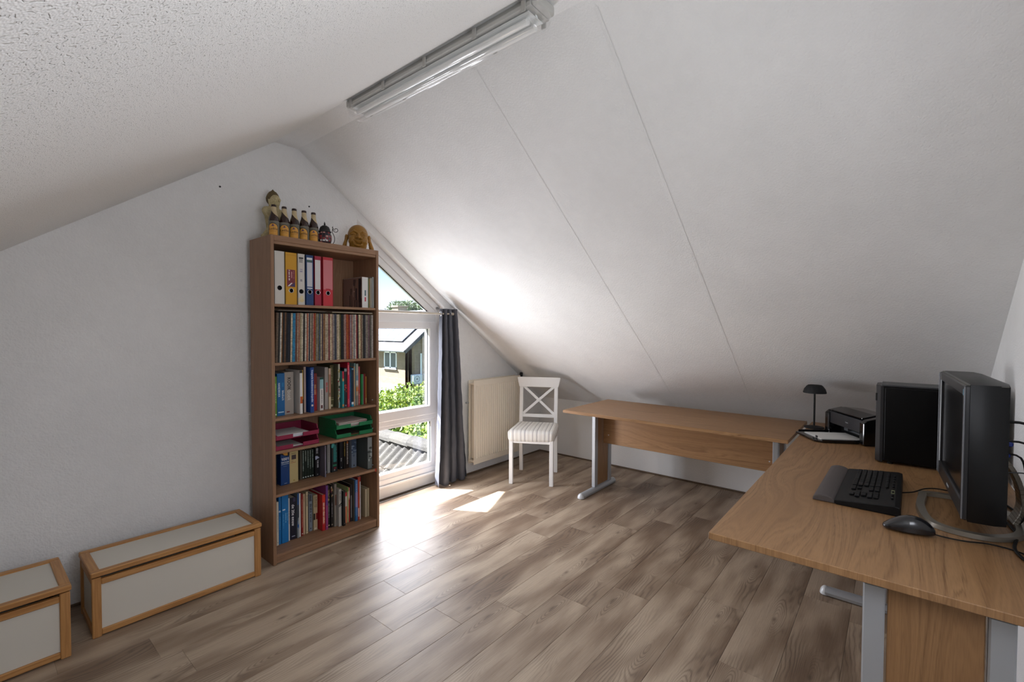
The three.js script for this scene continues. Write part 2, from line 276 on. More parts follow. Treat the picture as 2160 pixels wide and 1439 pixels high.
// ------------------------------------------------------------------ gable window
{
  const w = struct('window_1', null), zf = -0.06, zr = -0.13, glassZ = -0.1;
  const X0 = WX0, X1 = WX1, G1 = -1.655;        // G1: right edge of the glass fields
  const GL = X0 + 0.11;
  // fixed frame
  const F = [];
  F.push(cbr(X1 - 0.055, X1, 0.03, wTop(X1), zr, zf, 0.004), cbr(X0, X0 + 0.055, 0.03, wTop(X0) - 0.0, zr, zf, 0.004));
  const k = Math.hypot(1, SL), nn = V(SL / k, 1 / k, 0);
  const diag = (off, wd, z0, z1) => { const y = (x) => wTop(x) - off * k; return bar(V(X0 + 0.01, y(X0 + 0.01), (z0 + z1) / 2), V(X1 - 0.01, y(X1 - 0.01), (z0 + z1) / 2), z1 - z0, wd, nn, 0.004); };
  F.push(diag(0.03, 0.06, zr, zf));
  F.push(cbr(X0, X1, 1.50, 1.585, zr, zf - 0.004, 0.004), cbr(X0, X1, 0.615, 0.675, zr, zf - 0.004, 0.004), cbr(X0, X1, 0.115, 0.165, zr, zf, 0.004));
  part('window_frame', merge(F), M.pvc, w);
  // glazing beads round the upper, slanted light
  const glassDiag = (x) => slopeY(x) - 0.075 - 0.115 * k;
  const xr = (slopeY(0) - 0.075 - 0.115 * k - 1.612) / SL * 1; // where the slanted bead meets the rail
  const XR = Math.min(-1.62, (slopeY(0) - 0.075 - 0.115 * k - 1.615) / SL);
  part('glazing_bead', merge([diag(0.0875, 0.055, -0.12, zf - 0.006), cbr(X0 + 0.05, X1 - 0.05, 1.58, 1.612, -0.12, zf - 0.008, 0.003), cbr(X0 + 0.05, GL, 1.6, glassDiag(X0 + 0.05), -0.12, zf - 0.007, 0.003)]), M.pvc, w);
  // middle casement sash
  const sash = [cbr(G1, X1 - 0.05, 0.66, 1.515, -0.125, zf + 0.012, 0.005), cbr(X0 + 0.05, GL, 0.66, 1.515, -0.125, zf + 0.012, 0.005), cbr(GL - 0.01, G1 + 0.01, 1.452, 1.515, -0.125, zf + 0.0115, 0.005), cbr(GL - 0.01, G1 + 0.01, 0.66, 0.742, -0.125, zf + 0.0115, 0.005)];
  part('sash', merge(sash), M.pvc, w);
  // bottom light
  part('glazing_bead', merge([cbr(G1 + 0.03, X1 - 0.05, 0.16, 0.62, -0.12, zf - 0.008, 0.004), cbr(X0 + 0.05, GL - 0.03, 0.16, 0.62, -0.12, zf - 0.008, 0.004), cbr(X0 + 0.05, X1 - 0.05, 0.16, 0.208, -0.12, zf - 0.007, 0.004), cbr(X0 + 0.05, X1 - 0.05, 0.588, 0.62, -0.12, zf - 0.009, 0.004)]), M.pvc, w);
  // gaskets: thin dark lines round each pane
  const gk = (x0, x1, y0, y1, z) => [cbr(x0, x0 + 0.005, y0, y1, z - 0.006, z + 0.006, 0.001), cbr(x1 - 0.005, x1, y0, y1, z - 0.006, z + 0.006, 0.001), cbr(x0, x1, y0, y0 + 0.005, z - 0.006, z + 0.006, 0.001), cbr(x0, x1, y1 - 0.005, y1, z - 0.006, z + 0.006, 0.001)];
  part('gasket', merge([...gk(GL - 0.003, G1 + 0.003, 0.739, 1.455, -0.082), ...gk(GL - 0.033, G1 + 0.033, 0.205, 0.591, -0.085), diag(0.1165, 0.007, -0.09, -0.078)]), M.gasket, w);
  part('pane', cbr(GL - 0.005, G1 + 0.005, 0.735, 1.46, -0.104, -0.1, 0.0005), M.glass, w);
  part('pane', cbr(GL - 0.035, G1 + 0.035, 0.2, 0.595, -0.104, -0.1, 0.0005), M.glass, w);
  part('pane', extr([[GL - 0.01, 1.605], [XR + 0.03, 1.605], [GL - 0.01, glassDiag(GL) + 0.02]], 0.004).translate(0, 0, -0.104), M.glass, w);
  part('hinge', merge([cyl(0.007, 0.06, G1 + 0.115, 0.69, zf + 0.012, 10), cyl(0.007, 0.06, G1 + 0.115, 1.42, zf + 0.012, 10)]), M.pvc, w);
  part('threshold', merge([cbr(X0, X1, 0.0, 0.116, -0.155, zf - 0.012, 0.004), cbr(X0, X1, 0.096, 0.116, -0.155, zf + 0.02, 0.003)]), M.board, w);
}
// unseen block added outside, above the window's left half; shaped to cut the top off the sunlight
{
  const k = Math.hypot(1, SL), y = (x) => slopeY(x) - 0.02;
  const g = new THREE.BufferGeometry();
  const xs = [-2.97, -2.15], zz = [-1.148, -0.9], pts = [];
  for (const i of [0, 1]) for (const z of [-0.165, zz[i]]) for (const dy of [-0.38, 0.5]) pts.push([xs[i], slopeY(xs[i]) + dy, z]);
  const q = (a, b, c, d) => [a, b, c, a, c, d];
  const idx = [...q(0, 1, 3, 2), ...q(4, 6, 7, 5), ...q(0, 2, 6, 4), ...q(1, 5, 7, 3), ...q(0, 4, 5, 1), ...q(2, 3, 7, 6)];
  g.setAttribute('position', new THREE.BufferAttribute(new Float32Array(idx.flatMap((i) => pts[i])), 3)); g.computeVertexNormals(); planar(g, 'z');
  struct('added_sun_block_1', g, M.board);
}
// ------------------------------------------------------------------ bookcase
const BX0 = -3.242, BX1 = -2.49, BZ0 = 0.07, BZ1 = 0.377, BH = 2.015;
const SHELF = [1.600, 1.240, 0.900, 0.695, 0.430];
{
  const b = thing('bookcase', 'tall brown wooden bookcase filled with binders, records and books against the white wall', 'bookcase');
  part('side_panel', cbr(BX0, BX0 + 0.02, 0, BH, BZ0, BZ1, 0.002, 'y'), M.case, b);
  part('side_panel', cbr(BX1 - 0.02, BX1, 0, BH, BZ0, BZ1, 0.002, 'y'), M.case, b);
  part('top_panel', cbr(BX0 + 0.02, BX1 - 0.02, 1.962, 1.98, BZ0, BZ1 - 0.004, 0.002), M.case, b);
  part('top_rail', cbr(BX0 + 0.02, BX1 - 0.02, 1.98, BH, BZ0 + 0.0, BZ1 - 0.0005, 0.002), M.case, b);
  part('back_panel', cbr(BX0 + 0.02, BX1 - 0.02, 0.02, 1.962, BZ0 + 0.002, BZ0 + 0.006, 0.001, 'y'), M.case, b);
  for (const y of SHELF) part('shelf', cbr(BX0 + 0.0205, BX1 - 0.0205, y - 0.017, y, BZ0 + 0.007, BZ1 - 0.006, 0.002), M.case, b);
  part('bottom_panel', cbr(BX0 + 0.0205, BX1 - 0.0205, 0.043, 0.06, BZ0 + 0.007, BZ1 - 0.004, 0.002), M.case, b);
  part('plinth', cbr(BX0 + 0.0205, BX1 - 0.0205, 0.004, 0.0425, BZ1 - 0.022, BZ1 - 0.008, 0.002), M.case, b);
  for (const y of [0.93, 0.72, 0.45]) part('shelf_pin', cyl(0.004, 0.008, 0, 0, 0, 10).rotateZ(Math.PI / 2).translate(BX1 - 0.02, y, BZ1 - 0.05), M.silver, b);
  part('tape', cbr(BX1 - 0.032, BX1 - 0.0198, 0.409, 0.4305, BZ1 - 0.012, BZ1 - 0.0052, 0.0006), std(0xb5402a, 0.7), b).userData.label = 'orange-red scrap of tape on a shelf edge';
}
// ------------------------------------------------------------------ two low storage chests
function chest(x0, x1, z0, z1, h, label) {
  const c = thing('storage_chest', label, 'chest', 'low storage chests along the gable wall');
  c.position.set((x0 + x1) / 2, 0, (z0 + z1) / 2);
  const w = x1 - x0, d = z1 - z0, s = 0.034, t = 0.022, hb = h - 0.03;
  for (const sx of [-1, 1]) for (const sz of [-1, 1]) part('corner_post', cb(s, hb, t, sx * (w / 2 - s / 2 - 0.004), hb / 2, sz * (d / 2 - t / 2 - 0.006), 0.003, 'y'), M.pine, c);
  for (const sz of [-1, 1]) { for (const y of [s / 2 + 0.003, hb - s / 2 - 0.006]) part('rail', cb(w - 2 * s - 0.008, s * 0.8, t, 0, y, sz * (d / 2 - t / 2 - 0.007), 0.003, 'x'), M.pine, c); part('panel', cb(w - 2 * s, hb - 0.03, 0.006, 0, hb / 2, sz * (d / 2 - 0.02), 0.001), M.boxPanel, c); }
  for (const sx of [-1, 1]) { for (const y of [s / 2 + 0.003, hb - s / 2 - 0.006]) part('rail', cb(t, s * 0.8, d - 2 * t - 0.014, sx * (w / 2 - t / 2 - 0.006), y, 0, 0.003, 'z'), M.pine, c); part('panel', cb(0.006, hb - 0.03, d - 2 * t, sx * (w / 2 - 0.018), hb / 2, 0, 0.001), M.boxPanel, c); }
  part('bottom', cb(w - 0.05, 0.006, d - 0.05, 0, 0.012, 0, 0.001), M.boxPanel, c);
  const l = new THREE.Group(); l.name = 'lid'; c.add(l);
  for (const sz of [-1, 1]) part('lid_rail', cb(w, 0.024, s, 0, h - 0.012, sz * (d / 2 - s / 2), 0.004, 'x'), M.pine, l);
  for (const sx of [-1, 1]) part('lid_rail', cb(s + 0.002, 0.024, d - 2 * s - 0.0005, sx * (w / 2 - s / 2 - 0.001), h - 0.0122, 0, 0.003, 'z'), M.pine, l);
  part('lid_panel', cb(w - 2 * s + 0.01, 0.008, d - 2 * s + 0.01, 0, h - 0.012, 0, 0.001), M.boxPanel, l);
  return c;
}
chest(-4.078, -3.328, 0.1, 0.432, 0.312, 'low white chest with pine frame standing directly beside the bookcase');
chest(-4.90, -4.150, 0.108, 0.502, 0.32, 'low white chest with pine frame standing beyond the other chest, away from the bookcase');

// ------------------------------------------------------------------ fluorescent batten light under the ridge
{
  const L = thing('fluorescent_light', 'long grey fluorescent batten light with clear ribbed cover under the ceiling ridge', 'ceiling light');
  L.position.set(-2.995, RIDGE, 1.56);
  const len = 1.32, prof = (pts) => { const g = extr(pts, len - 0.06, 0.0).translate(0, 0, -(len - 0.06) / 2); return g; };
  const house = std(0xc4c3bf, 0.5), clips = std(0xb4b2ad, 0.5);
  part('housing', prof([[-0.045, -0.0], [0.045, -0.0], [0.062, -0.03], [0.062, -0.044], [-0.062, -0.044], [-0.062, -0.03]]), house, L);
  for (const s of [-1, 1]) part('end_cap', new RoundedBoxGeometry(0.118, 0.042, 0.034, 3, 0.012).translate(0, -0.023, s * (len / 2 - 0.016)), house, L);
  // ribbed clear cover: many small flutes along the tube
  const pos = [], ix = [], NC = 72; for (let i = 0; i <= NC; i++) { const a = -Math.PI * (i / NC), r = 1 + (i % 3 === 1 ? 0.018 : 0); for (const s of [-1, 1]) pos.push(Math.cos(a) * 0.063 * r, -0.046 + Math.sin(a) * 0.058 * r, s * (len / 2 - 0.032)); if (i < NC) ix.push(2 * i, 2 * i + 1, 2 * i + 2, 2 * i + 1, 2 * i + 3, 2 * i + 2); }
  let cg = new THREE.BufferGeometry(); cg.setAttribute('position', new THREE.Float32BufferAttribute(pos, 3)); cg.setIndex(ix); cg = cg.toNonIndexed(); cg.computeVertexNormals(); planar(cg, 'z');
  const clear = phys(0xffffff, 0.06, { transmission: 0.93, thickness: 0, ior: 1.5, side: THREE.DoubleSide });
  part('cover', cg, clear, L);
  for (const s of [-1, 1]) { const g = new THREE.SphereGeometry(1, 20, 10, 0, Math.PI, 0, Math.PI).rotateX(Math.PI / 2).scale(0.063, 0.058, 0.034); const h = new THREE.SphereGeometry(1, 24, 12, 0, Math.PI * 2, Math.PI / 2, Math.PI / 2).scale(0.063, 0.058, 0.034).translate(0, -0.046, s * (len / 2 - 0.032)); part('cover_end', h, clear, L); }
  part('reflector', cb(0.094, 0.003, len - 0.1, 0, -0.052, 0, 0.001), std(0xe9ecec, 0.25), L);
  for (const s of [-1, 1]) part('tube', new THREE.CylinderGeometry(0.013, 0.013, len - 0.14, 16).rotateX(Math.PI / 2).translate(s * 0.024, -0.073, 0), std(0xf3f4f2, 0.3), L);
  for (const z of [-0.6, -0.3, 0.02, 0.34, 0.6]) for (const s of [-1, 1]) part('clip', cb(0.006, 0.044, 0.022, s * 0.066, -0.04, z, 0.002), clips, L);
}
// ------------------------------------------------------------------ curtain and rod
{
  const rod = thing('curtain_rod', 'slim beige curtain rod across the window', 'curtain rod');
  part('rod', new THREE.CylinderGeometry(0.008, 0.008, 0.985, 14).rotateZ(Math.PI / 2).translate(-1.9825, 1.59, 0.075), std(0xb7ac9b, 0.4), rod);
  for (const x of [-2.45, -1.5]) part('bracket', merge([cbr(x - 0.008, x + 0.008, 1.58, 1.6, 0.0, 0.075, 0.003), cbr(x - 0.015, x + 0.015, 1.565, 1.615, -0.0, 0.006, 0.002)]), std(0xb7ac9b, 0.4), rod);
  part('finial', new THREE.SphereGeometry(0.014, 14, 10).translate(-1.482, 1.59, 0.075), std(0xb7ac9b, 0.4), rod);
  const c = thing('curtain', 'dark grey eyelet curtain drawn to the right of the window', 'curtain');
  const weave = tex(512, 512, (u, v) => { const a = pn(u * 128, v * 128, 128, 128, 81), b = Math.sin(u * 512 * 0.8) * Math.sin(v * 512 * 0.8), k = pn(u * 5, v * 9, 5, 9, 82); return mixc([92, 94, 102], [74, 76, 84], clamp(0.5 + 0.4 * a + 0.12 * b + 0.2 * k)); }, { size: [0.5, 0.5] });
  const fab = phys(0xffffff, 0.85, { map: weave, sheen: 0.25, sheenRoughness: 0.6, sheenColor: new THREE.Color(0x8d929c) });
  const NU = 150, NV = 60, y0 = 0.012, y1 = 1.635;
  const at = (u, v, off) => {               // v: 0 top, 1 bottom
    const sp = 1 + 0.0 * v, xl = -1.635 - 0.04 * v * v * v - 0.01 * v, xr = -1.425 + 0.14 * v;
    const amp = 0.028 + 0.017 * v, ph = u * Math.PI * 2 * 3.6 + 0.5 * Math.sin(v * 3 + u * 5) + 0.4 * v;
    const z = 0.073 + amp * Math.cos(ph) * (0.85 + 0.25 * Math.sin(u * 9)) + 0.006 * pn(u * 7, v * 9, 256, 256, 83) * v + 0.004 * pn(u * 16, v * 22, 256, 256, 84) - 0.01 * v;
    const x = xl + (xr - xl) * (u + 0.028 * Math.sin(ph * 2)) + 0.004 * pn(u * 6, v * 14, 256, 256, 85);
    return [x, y1 + (y0 - y1) * v + (v > 0.97 ? 0.006 * Math.sin(u * 23) : 0), z - off];
  };
  const pos = [], uv = [], idx = [];
  for (const [s, off] of [[0, 0], [1, 0.003]]) for (let j = 0; j <= NV; j++) for (let i = 0; i <= NU; i++) { pos.push(...at(i / NU, j / NV, off)); uv.push(i / NU * 0.9, j / NV * 1.62); }
  const N = (NU + 1) * (NV + 1), id = (s, i, j) => s * N + j * (NU + 1) + i;
  for (let j = 0; j < NV; j++) for (let i = 0; i < NU; i++) { idx.push(id(0, i, j), id(0, i, j + 1), id(0, i + 1, j), id(0, i + 1, j), id(0, i, j + 1), id(0, i + 1, j + 1)); idx.push(id(1, i, j), id(1, i + 1, j), id(1, i, j + 1), id(1, i + 1, j), id(1, i + 1, j + 1), id(1, i, j + 1)); }
  for (let j = 0; j < NV; j++) { idx.push(id(0, 0, j), id(1, 0, j), id(0, 0, j + 1), id(1, 0, j), id(1, 0, j + 1), id(0, 0, j + 1)); idx.push(id(0, NU, j), id(0, NU, j + 1), id(1, NU, j), id(1, NU, j), id(0, NU, j + 1), id(1, NU, j + 1)); }
  for (let i = 0; i < NU; i++) { idx.push(id(0, i, NV), id(1, i, NV), id(0, i + 1, NV), id(0, i + 1, NV), id(1, i, NV), id(1, i + 1, NV)); }
  const g = new THREE.BufferGeometry(); g.setAttribute('position', new THREE.Float32BufferAttribute(pos, 3)); g.setAttribute('uv', new THREE.Float32BufferAttribute(uv, 2)); g.setIndex(idx); g.computeVertexNormals();
  part('cloth', g, fab, c);
  for (const [x, z, r] of [[-1.63, 0.075, 1.2], [-1.58, 0.075, 1.4], [-1.52, 0.075, 1.7]]) part('eyelet', new THREE.TorusGeometry(0.021, 0.0045, 8, 24).rotateY(r).translate(x, 1.59, z), M.chrome, c);
}
// ------------------------------------------------------------------ radiator
{
  const r = thing('radiator', 'cream ribbed panel radiator on the gable wall', 'radiator');
  const x0 = -1.245, x1 = -0.525, y0 = 0.125, y1 = 0.95, n = 21, W = x1 - x0;
  const panel = (zf, dir) => {
    const pts = [], p = (W - 0.05) / n;
    pts.push([x0, zf]); 
    for (let i = 0; i < n; i++) { const a = x0 + 0.025 + i * p; pts.push([a + p * 0.1, zf], [a + p * 0.3, zf - dir * 0.008], [a + p * 0.55, zf - dir * 0.008], [a + p * 0.75, zf]); }
    pts.push([x1, zf]);
    const back = pts.map(([x, z]) => [x, z - dir * 0.004]).reverse();
    const mid = extr([...pts, ...back], y1 - y0 - 0.11).rotateX(-Math.PI / 2);   // shape (x, z) -> plane, depth -> y
    // rotateX(-90): (x, y, z) -> (x, z, -y)
    const pz = mid.attributes.position; for (let i = 0; i < pz.count; i++) pz.setZ(i, -pz.getZ(i)); 
    const q = mid.index ? mid.toNonIndexed() : mid; { const a = q.attributes.position; for (let i = 0; i < a.count; i += 3) { const t = [a.getX(i + 1), a.getY(i + 1), a.getZ(i + 1)]; a.setXYZ(i + 1, a.getX(i + 2), a.getY(i + 2), a.getZ(i + 2)); a.setXYZ(i + 2, ...t); } q.computeVertexNormals(); }
    q.translate(0, y0 + 0.055, 0);
    return merge([q, cbr(x0, x1, y0, y0 + 0.056, zf - 0.006, zf + 0.0002, 0.003), cbr(x0, x1, y1 - 0.056, y1, zf - 0.006, zf + 0.0002, 0.003)]);
  };
  part('front_panel', panel(0.122, 1), M.cream, r);
  part('back_panel', panel(0.052, 1), M.cream, r);
  for (const x of [x0 + 0.012, x1 - 0.012]) for (const y of [y0 + 0.03, y1 - 0.03]) part('header', new THREE.CylinderGeometry(0.013, 0.013, 0.075, 12).rotateX(Math.PI / 2).translate(x, y, 0.085), M.cream, r);
  const fins = []; for (let i = 0; i < 36; i++) fins.push(cbr(x0 + 0.03 + i * 0.0188, x0 + 0.032 + i * 0.0188, y0 + 0.05, y1 - 0.02, 0.058, 0.112, 0.0004)); part('convector', merge(fins), M.cream, r);
  for (const x of [x0 + 0.13, x1 - 0.13]) part('wall_bracket', cbr(x - 0.012, x + 0.012, y0 + 0.08, y1 - 0.08, 0.001, 0.046, 0.002), M.cream, r);
  part('air_vent', merge([cyl(0.006, 0.03, 0, 0, 0, 10).rotateZ(Math.PI / 2).translate(x0 - 0.0, y1 - 0.22, 0.05), cyl(0.009, 0.012, 0, 0, 0, 6).rotateZ(Math.PI / 2).translate(x0 - 0.026, y1 - 0.22, 0.05)]), M.silver, r);
  const v = part('valve', merge([cyl(0.011, 0.06, 0, 0, 0, 14).rotateZ(-Math.PI / 2).translate(x1, y1 - 0.03, 0.085), tube([[x1 + 0.06, y1 - 0.03, 0.085], [x1 + 0.06, y1 - 0.2, 0.085], [x1 + 0.06, 0.02, 0.085]], 0.008, 12)]), M.silver, r);
  part('thermostat_knob', lathe([[0, 0], [0.015, 0], [0.019, 0.008], [0.019, 0.04], [0.013, 0.046], [0, 0.046]], 20).translate(x1 + 0.06, y1 - 0.022, 0.085), M.blackPlastic, v);
}
// ------------------------------------------------------------------ chair
{
  const c = thing('dining_chair', 'white wooden chair with crossed back and striped seat cover', 'chair');
  c.position.set(-0.851, 0, 0.570); c.rotation.y = Math.atan2(-0.886, 0.464);
  const W = M.whiteLacquer;
  for (const s of [-1, 1]) {
    part('leg', bar(V(s * 0.19, 0, 0.222), V(s * 0.19, 0.44, 0.222), 0.036, 0.036, V(0, 0, 1), 0.003), W, c);
    const prof = [[-0.232, 0], [-0.202, 0], [-0.186, 0.3], [-0.186, 0.5], [-0.225, 0.93], [-0.258, 0.93], [-0.222, 0.5], [-0.222, 0.3]];
    part('leg', extr(prof, 0.03, 0.003).rotateY(-Math.PI / 2).translate(s * 0.178 + 0.015, 0, 0), W, c);
  }
  // rotateY(-90): (x,y,z)->(-z, y, x): the profile's first coordinate becomes z
  const backZ = (y) => -0.2045 - (y - 0.5) * 0.09 - (y > 0.5 ? 0 : 0);
  // curved top rail
  const top = []; for (let i = 0; i <= 12; i++) { const t = i / 12 - 0.5; top.push([t * 0.44, -0.018 * (1 - 4 * t * t)]); }
  const ring = [...top, ...top.slice().reverse().map(([x, z]) => [x, z - 0.022])];
  const rail = new THREE.Shape(); [[-0.2, 0], [0.2, 0], [0.222, 0.095], [0.205, 0.1], [-0.205, 0.1], [-0.222, 0.095]].forEach(([x, y], i) => i ? rail.lineTo(x, y) : rail.moveTo(x, y));
  let rg = new THREE.ExtrudeGeometry(rail, { depth: 0.022, bevelEnabled: true, bevelSize: 0.003, bevelThickness: 0.003, bevelSegments: 2, bevelOffset: -0.003 });
  { const p = rg.attributes.position; for (let i = 0; i < p.count; i++) p.setZ(i, p.getZ(i) - 0.05 * (0.05 - p.getX(i) ** 2) * 6 * 0.9); rg.computeVertexNormals(); }
  part('top_rail', rg.rotateX(-0.09).translate(0, 0.86, -0.236), W, c);
  part('lower_rail', cb(0.335, 0.034, 0.022, 0, 0.57, -0.2125, 0.003), W, c);
  const zt = -0.24, zb = -0.2135;
  for (const s of [-1, 1]) part('cross_bar', bar(V(-s * 0.158, 0.588, zb + s * 0.0035), V(s * 0.158, 0.868, zt + s * 0.0035), 0.026, 0.012, V(0, 0, 1), 0.002), W, c);
  part('apron', merge([cb(0.35, 0.05, 0.02, 0, 0.413, 0.225), cb(0.32, 0.05, 0.02, 0, 0.413, -0.2), cb(0.02, 0.05, 0.4, 0.188, 0.413, 0.01), cb(0.02, 0.05, 0.4, -0.188, 0.413, 0.01)]), W, c);
  // padded seat with a loose striped cover
  const stripe = document.createElement('canvas'); stripe.width = 512; stripe.height = 512; const x = stripe.getContext('2d');
  x.fillStyle = '#efece6'; x.fillRect(0, 0, 512, 512);
  for (let i = 0; i < 12; i++) { const u = (i + 0.5) / 12 * 512; x.fillStyle = i % 3 === 1 ? '#57585c' : i % 3 === 0 ? '#8d8a86' : '#c9c2b6'; x.fillRect(u - 3, 0, 5, 512); x.fillStyle = '#d9d3c8'; x.fillRect(u + 7, 0, 3, 512); x.fillStyle = '#dcd8d2'; x.fillRect(u - 16, 0, 7, 512); }
  const st = new THREE.CanvasTexture(stripe); st.colorSpace = THREE.SRGBColorSpace; st.wrapS = st.wrapT = THREE.RepeatWrapping; st.anisotropy = 8;
  const sg = new RoundedBoxGeometry(0.45, 0.115, 0.46, 8, 0.036), p = sg.attributes.position, nn = sg.attributes.normal, uv = sg.attributes.uv;
  for (let i = 0; i < p.count; i++) {
    const X = p.getX(i), Y = p.getY(i), Z = p.getZ(i), side = Math.abs(nn.getX(i)) > 0.75;
    uv.setXY(i, side ? Z / 0.46 : X / 0.45 + 0.5, 0.5);
    if (Y < 0.0) { const k = -Y / 0.057; p.setXYZ(i, X * (1 - 0.03 * k + 0.012 * Math.sin(Z * 60) * k), Y + 0.006 * Math.sin(X * 38) * k, Z * (1 - 0.02 * k + 0.014 * Math.sin(X * 55) * k)); }
    else p.setY(i, Y + 0.012 * Math.cos(X * 6.5) * Math.cos(Z * 6.3) - 0.004);
    if (Z < -0.1) p.setX(i, p.getX(i) * (1 + (Z + 0.1) * 0.55));
  }
  sg.computeVertexNormals();
  part('seat_cover', toCreasedNormals(sg, 0.9), std(0xffffff, 0.9, { map: st }), c).position.set(0, 0.456, 0.022);
}
// ------------------------------------------------------------------ desks
const DY = 0.78, DT = 0.023;
// T-foot leg unit in its own axes: foot along +z from 0 (tip) to 0.6, posts at 0.25 and 0.5, a wooden panel between them
function deskLeg(parent, x, z, turn, panelMat) {
  const L = new THREE.Group(); L.name = 'leg_frame'; L.position.set(x, 0, z); L.rotation.y = turn; parent.add(L);
  const fs = new THREE.Shape(); fs.moveTo(-0.028, 0.006); fs.lineTo(0.028, 0.006); fs.lineTo(0.03, 0.022); fs.quadraticCurveTo(0.02, 0.044, 0, 0.045); fs.quadraticCurveTo(-0.02, 0.044, -0.03, 0.022); fs.closePath();
  part('foot', new THREE.ExtrudeGeometry(fs, { depth: 0.58, bevelEnabled: false, curveSegments: 8 }).translate(0, 0, 0.02), M.silver, L);
  for (const [zz, s] of [[0.02, -1], [0.6, 1]]) part('foot_cap', new THREE.SphereGeometry(1, 18, 12, 0, Math.PI * 2, 0, Math.PI / 2).scale(0.03, 0.041, 0.026).translate(0, 0.005, zz), M.silverLight, L);
  for (const zz of [0.05, 0.57]) part('glide', cyl(0.014, 0.007, 0, 0, zz, 12), M.rubber, L);
  for (const zz of [0.255, 0.51]) { part('post', cb(0.035, DY - DT - 0.075, 0.05, 0, (DY - DT - 0.03) / 2 + 0.022, zz, 0.004, 'y'), M.silver, L); }
  part('leg_panel', cb(0.018, DY - DT - 0.08, 0.195, 0.0, (DY - DT) / 2 + 0.01, 0.3825, 0.002, 'y'), panelMat, L);
  part('top_bracket', cb(0.05, 0.028, 0.66, 0, DY - DT - 0.0145, 0.36, 0.002), M.steelDark, L);
  return L;
}
{
  const a = thing('desk', 'brown wood-look desk along the low wall, bare top, next to the white chair', 'desk', 'wood-look office desks');
  part('desk_top', cbr(-1.232, -0.455, DY - DT, DY, 1.142, 2.775, 0.002, 'z'), M.desk, a);
  deskLeg(a, -1.075, 1.215, Math.PI / 2, M.desk);
  deskLeg(a, -1.075, 2.64, Math.PI / 2, M.desk);
  part('modesty_panel', cbr(-0.709, -0.691, 0.422, DY - DT - 0.004, 1.238, 2.615, 0.002, 'z'), M.desk, a);
  for (const z of [1.29, 2.58]) part('screw_cap', cyl(0.005, 0.003, 0, 0, 0, 10).rotateZ(Math.PI / 2).translate(-0.7085, 0.5, z), M.silverLight, a);
  const b = thing('desk', 'brown wood-look desk along the end wall carrying the computer and printer', 'desk', 'wood-look office desks');
  part('desk_top', cbr(-2.873, -0.455, DY - DT, DY, 2.803, 3.664, 0.002, 'x'), M.desk, b);
  part('steel_rail', merge([cbr(-2.80, -0.6, DY - DT - 0.03, DY - DT - 0.001, 3.0, 3.03, 0.002), cbr(-2.845, -2.815, DY - DT - 0.012, DY - DT - 0.001, 2.96, 3.6, 0.002)]), M.steelDark, b);
  deskLeg(b, -2.78, 2.98, 0, M.desk);
  deskLeg(b, -1.42, 2.975, 0, M.desk);
  deskLeg(b, -0.62, 2.975, 0, M.desk);
}
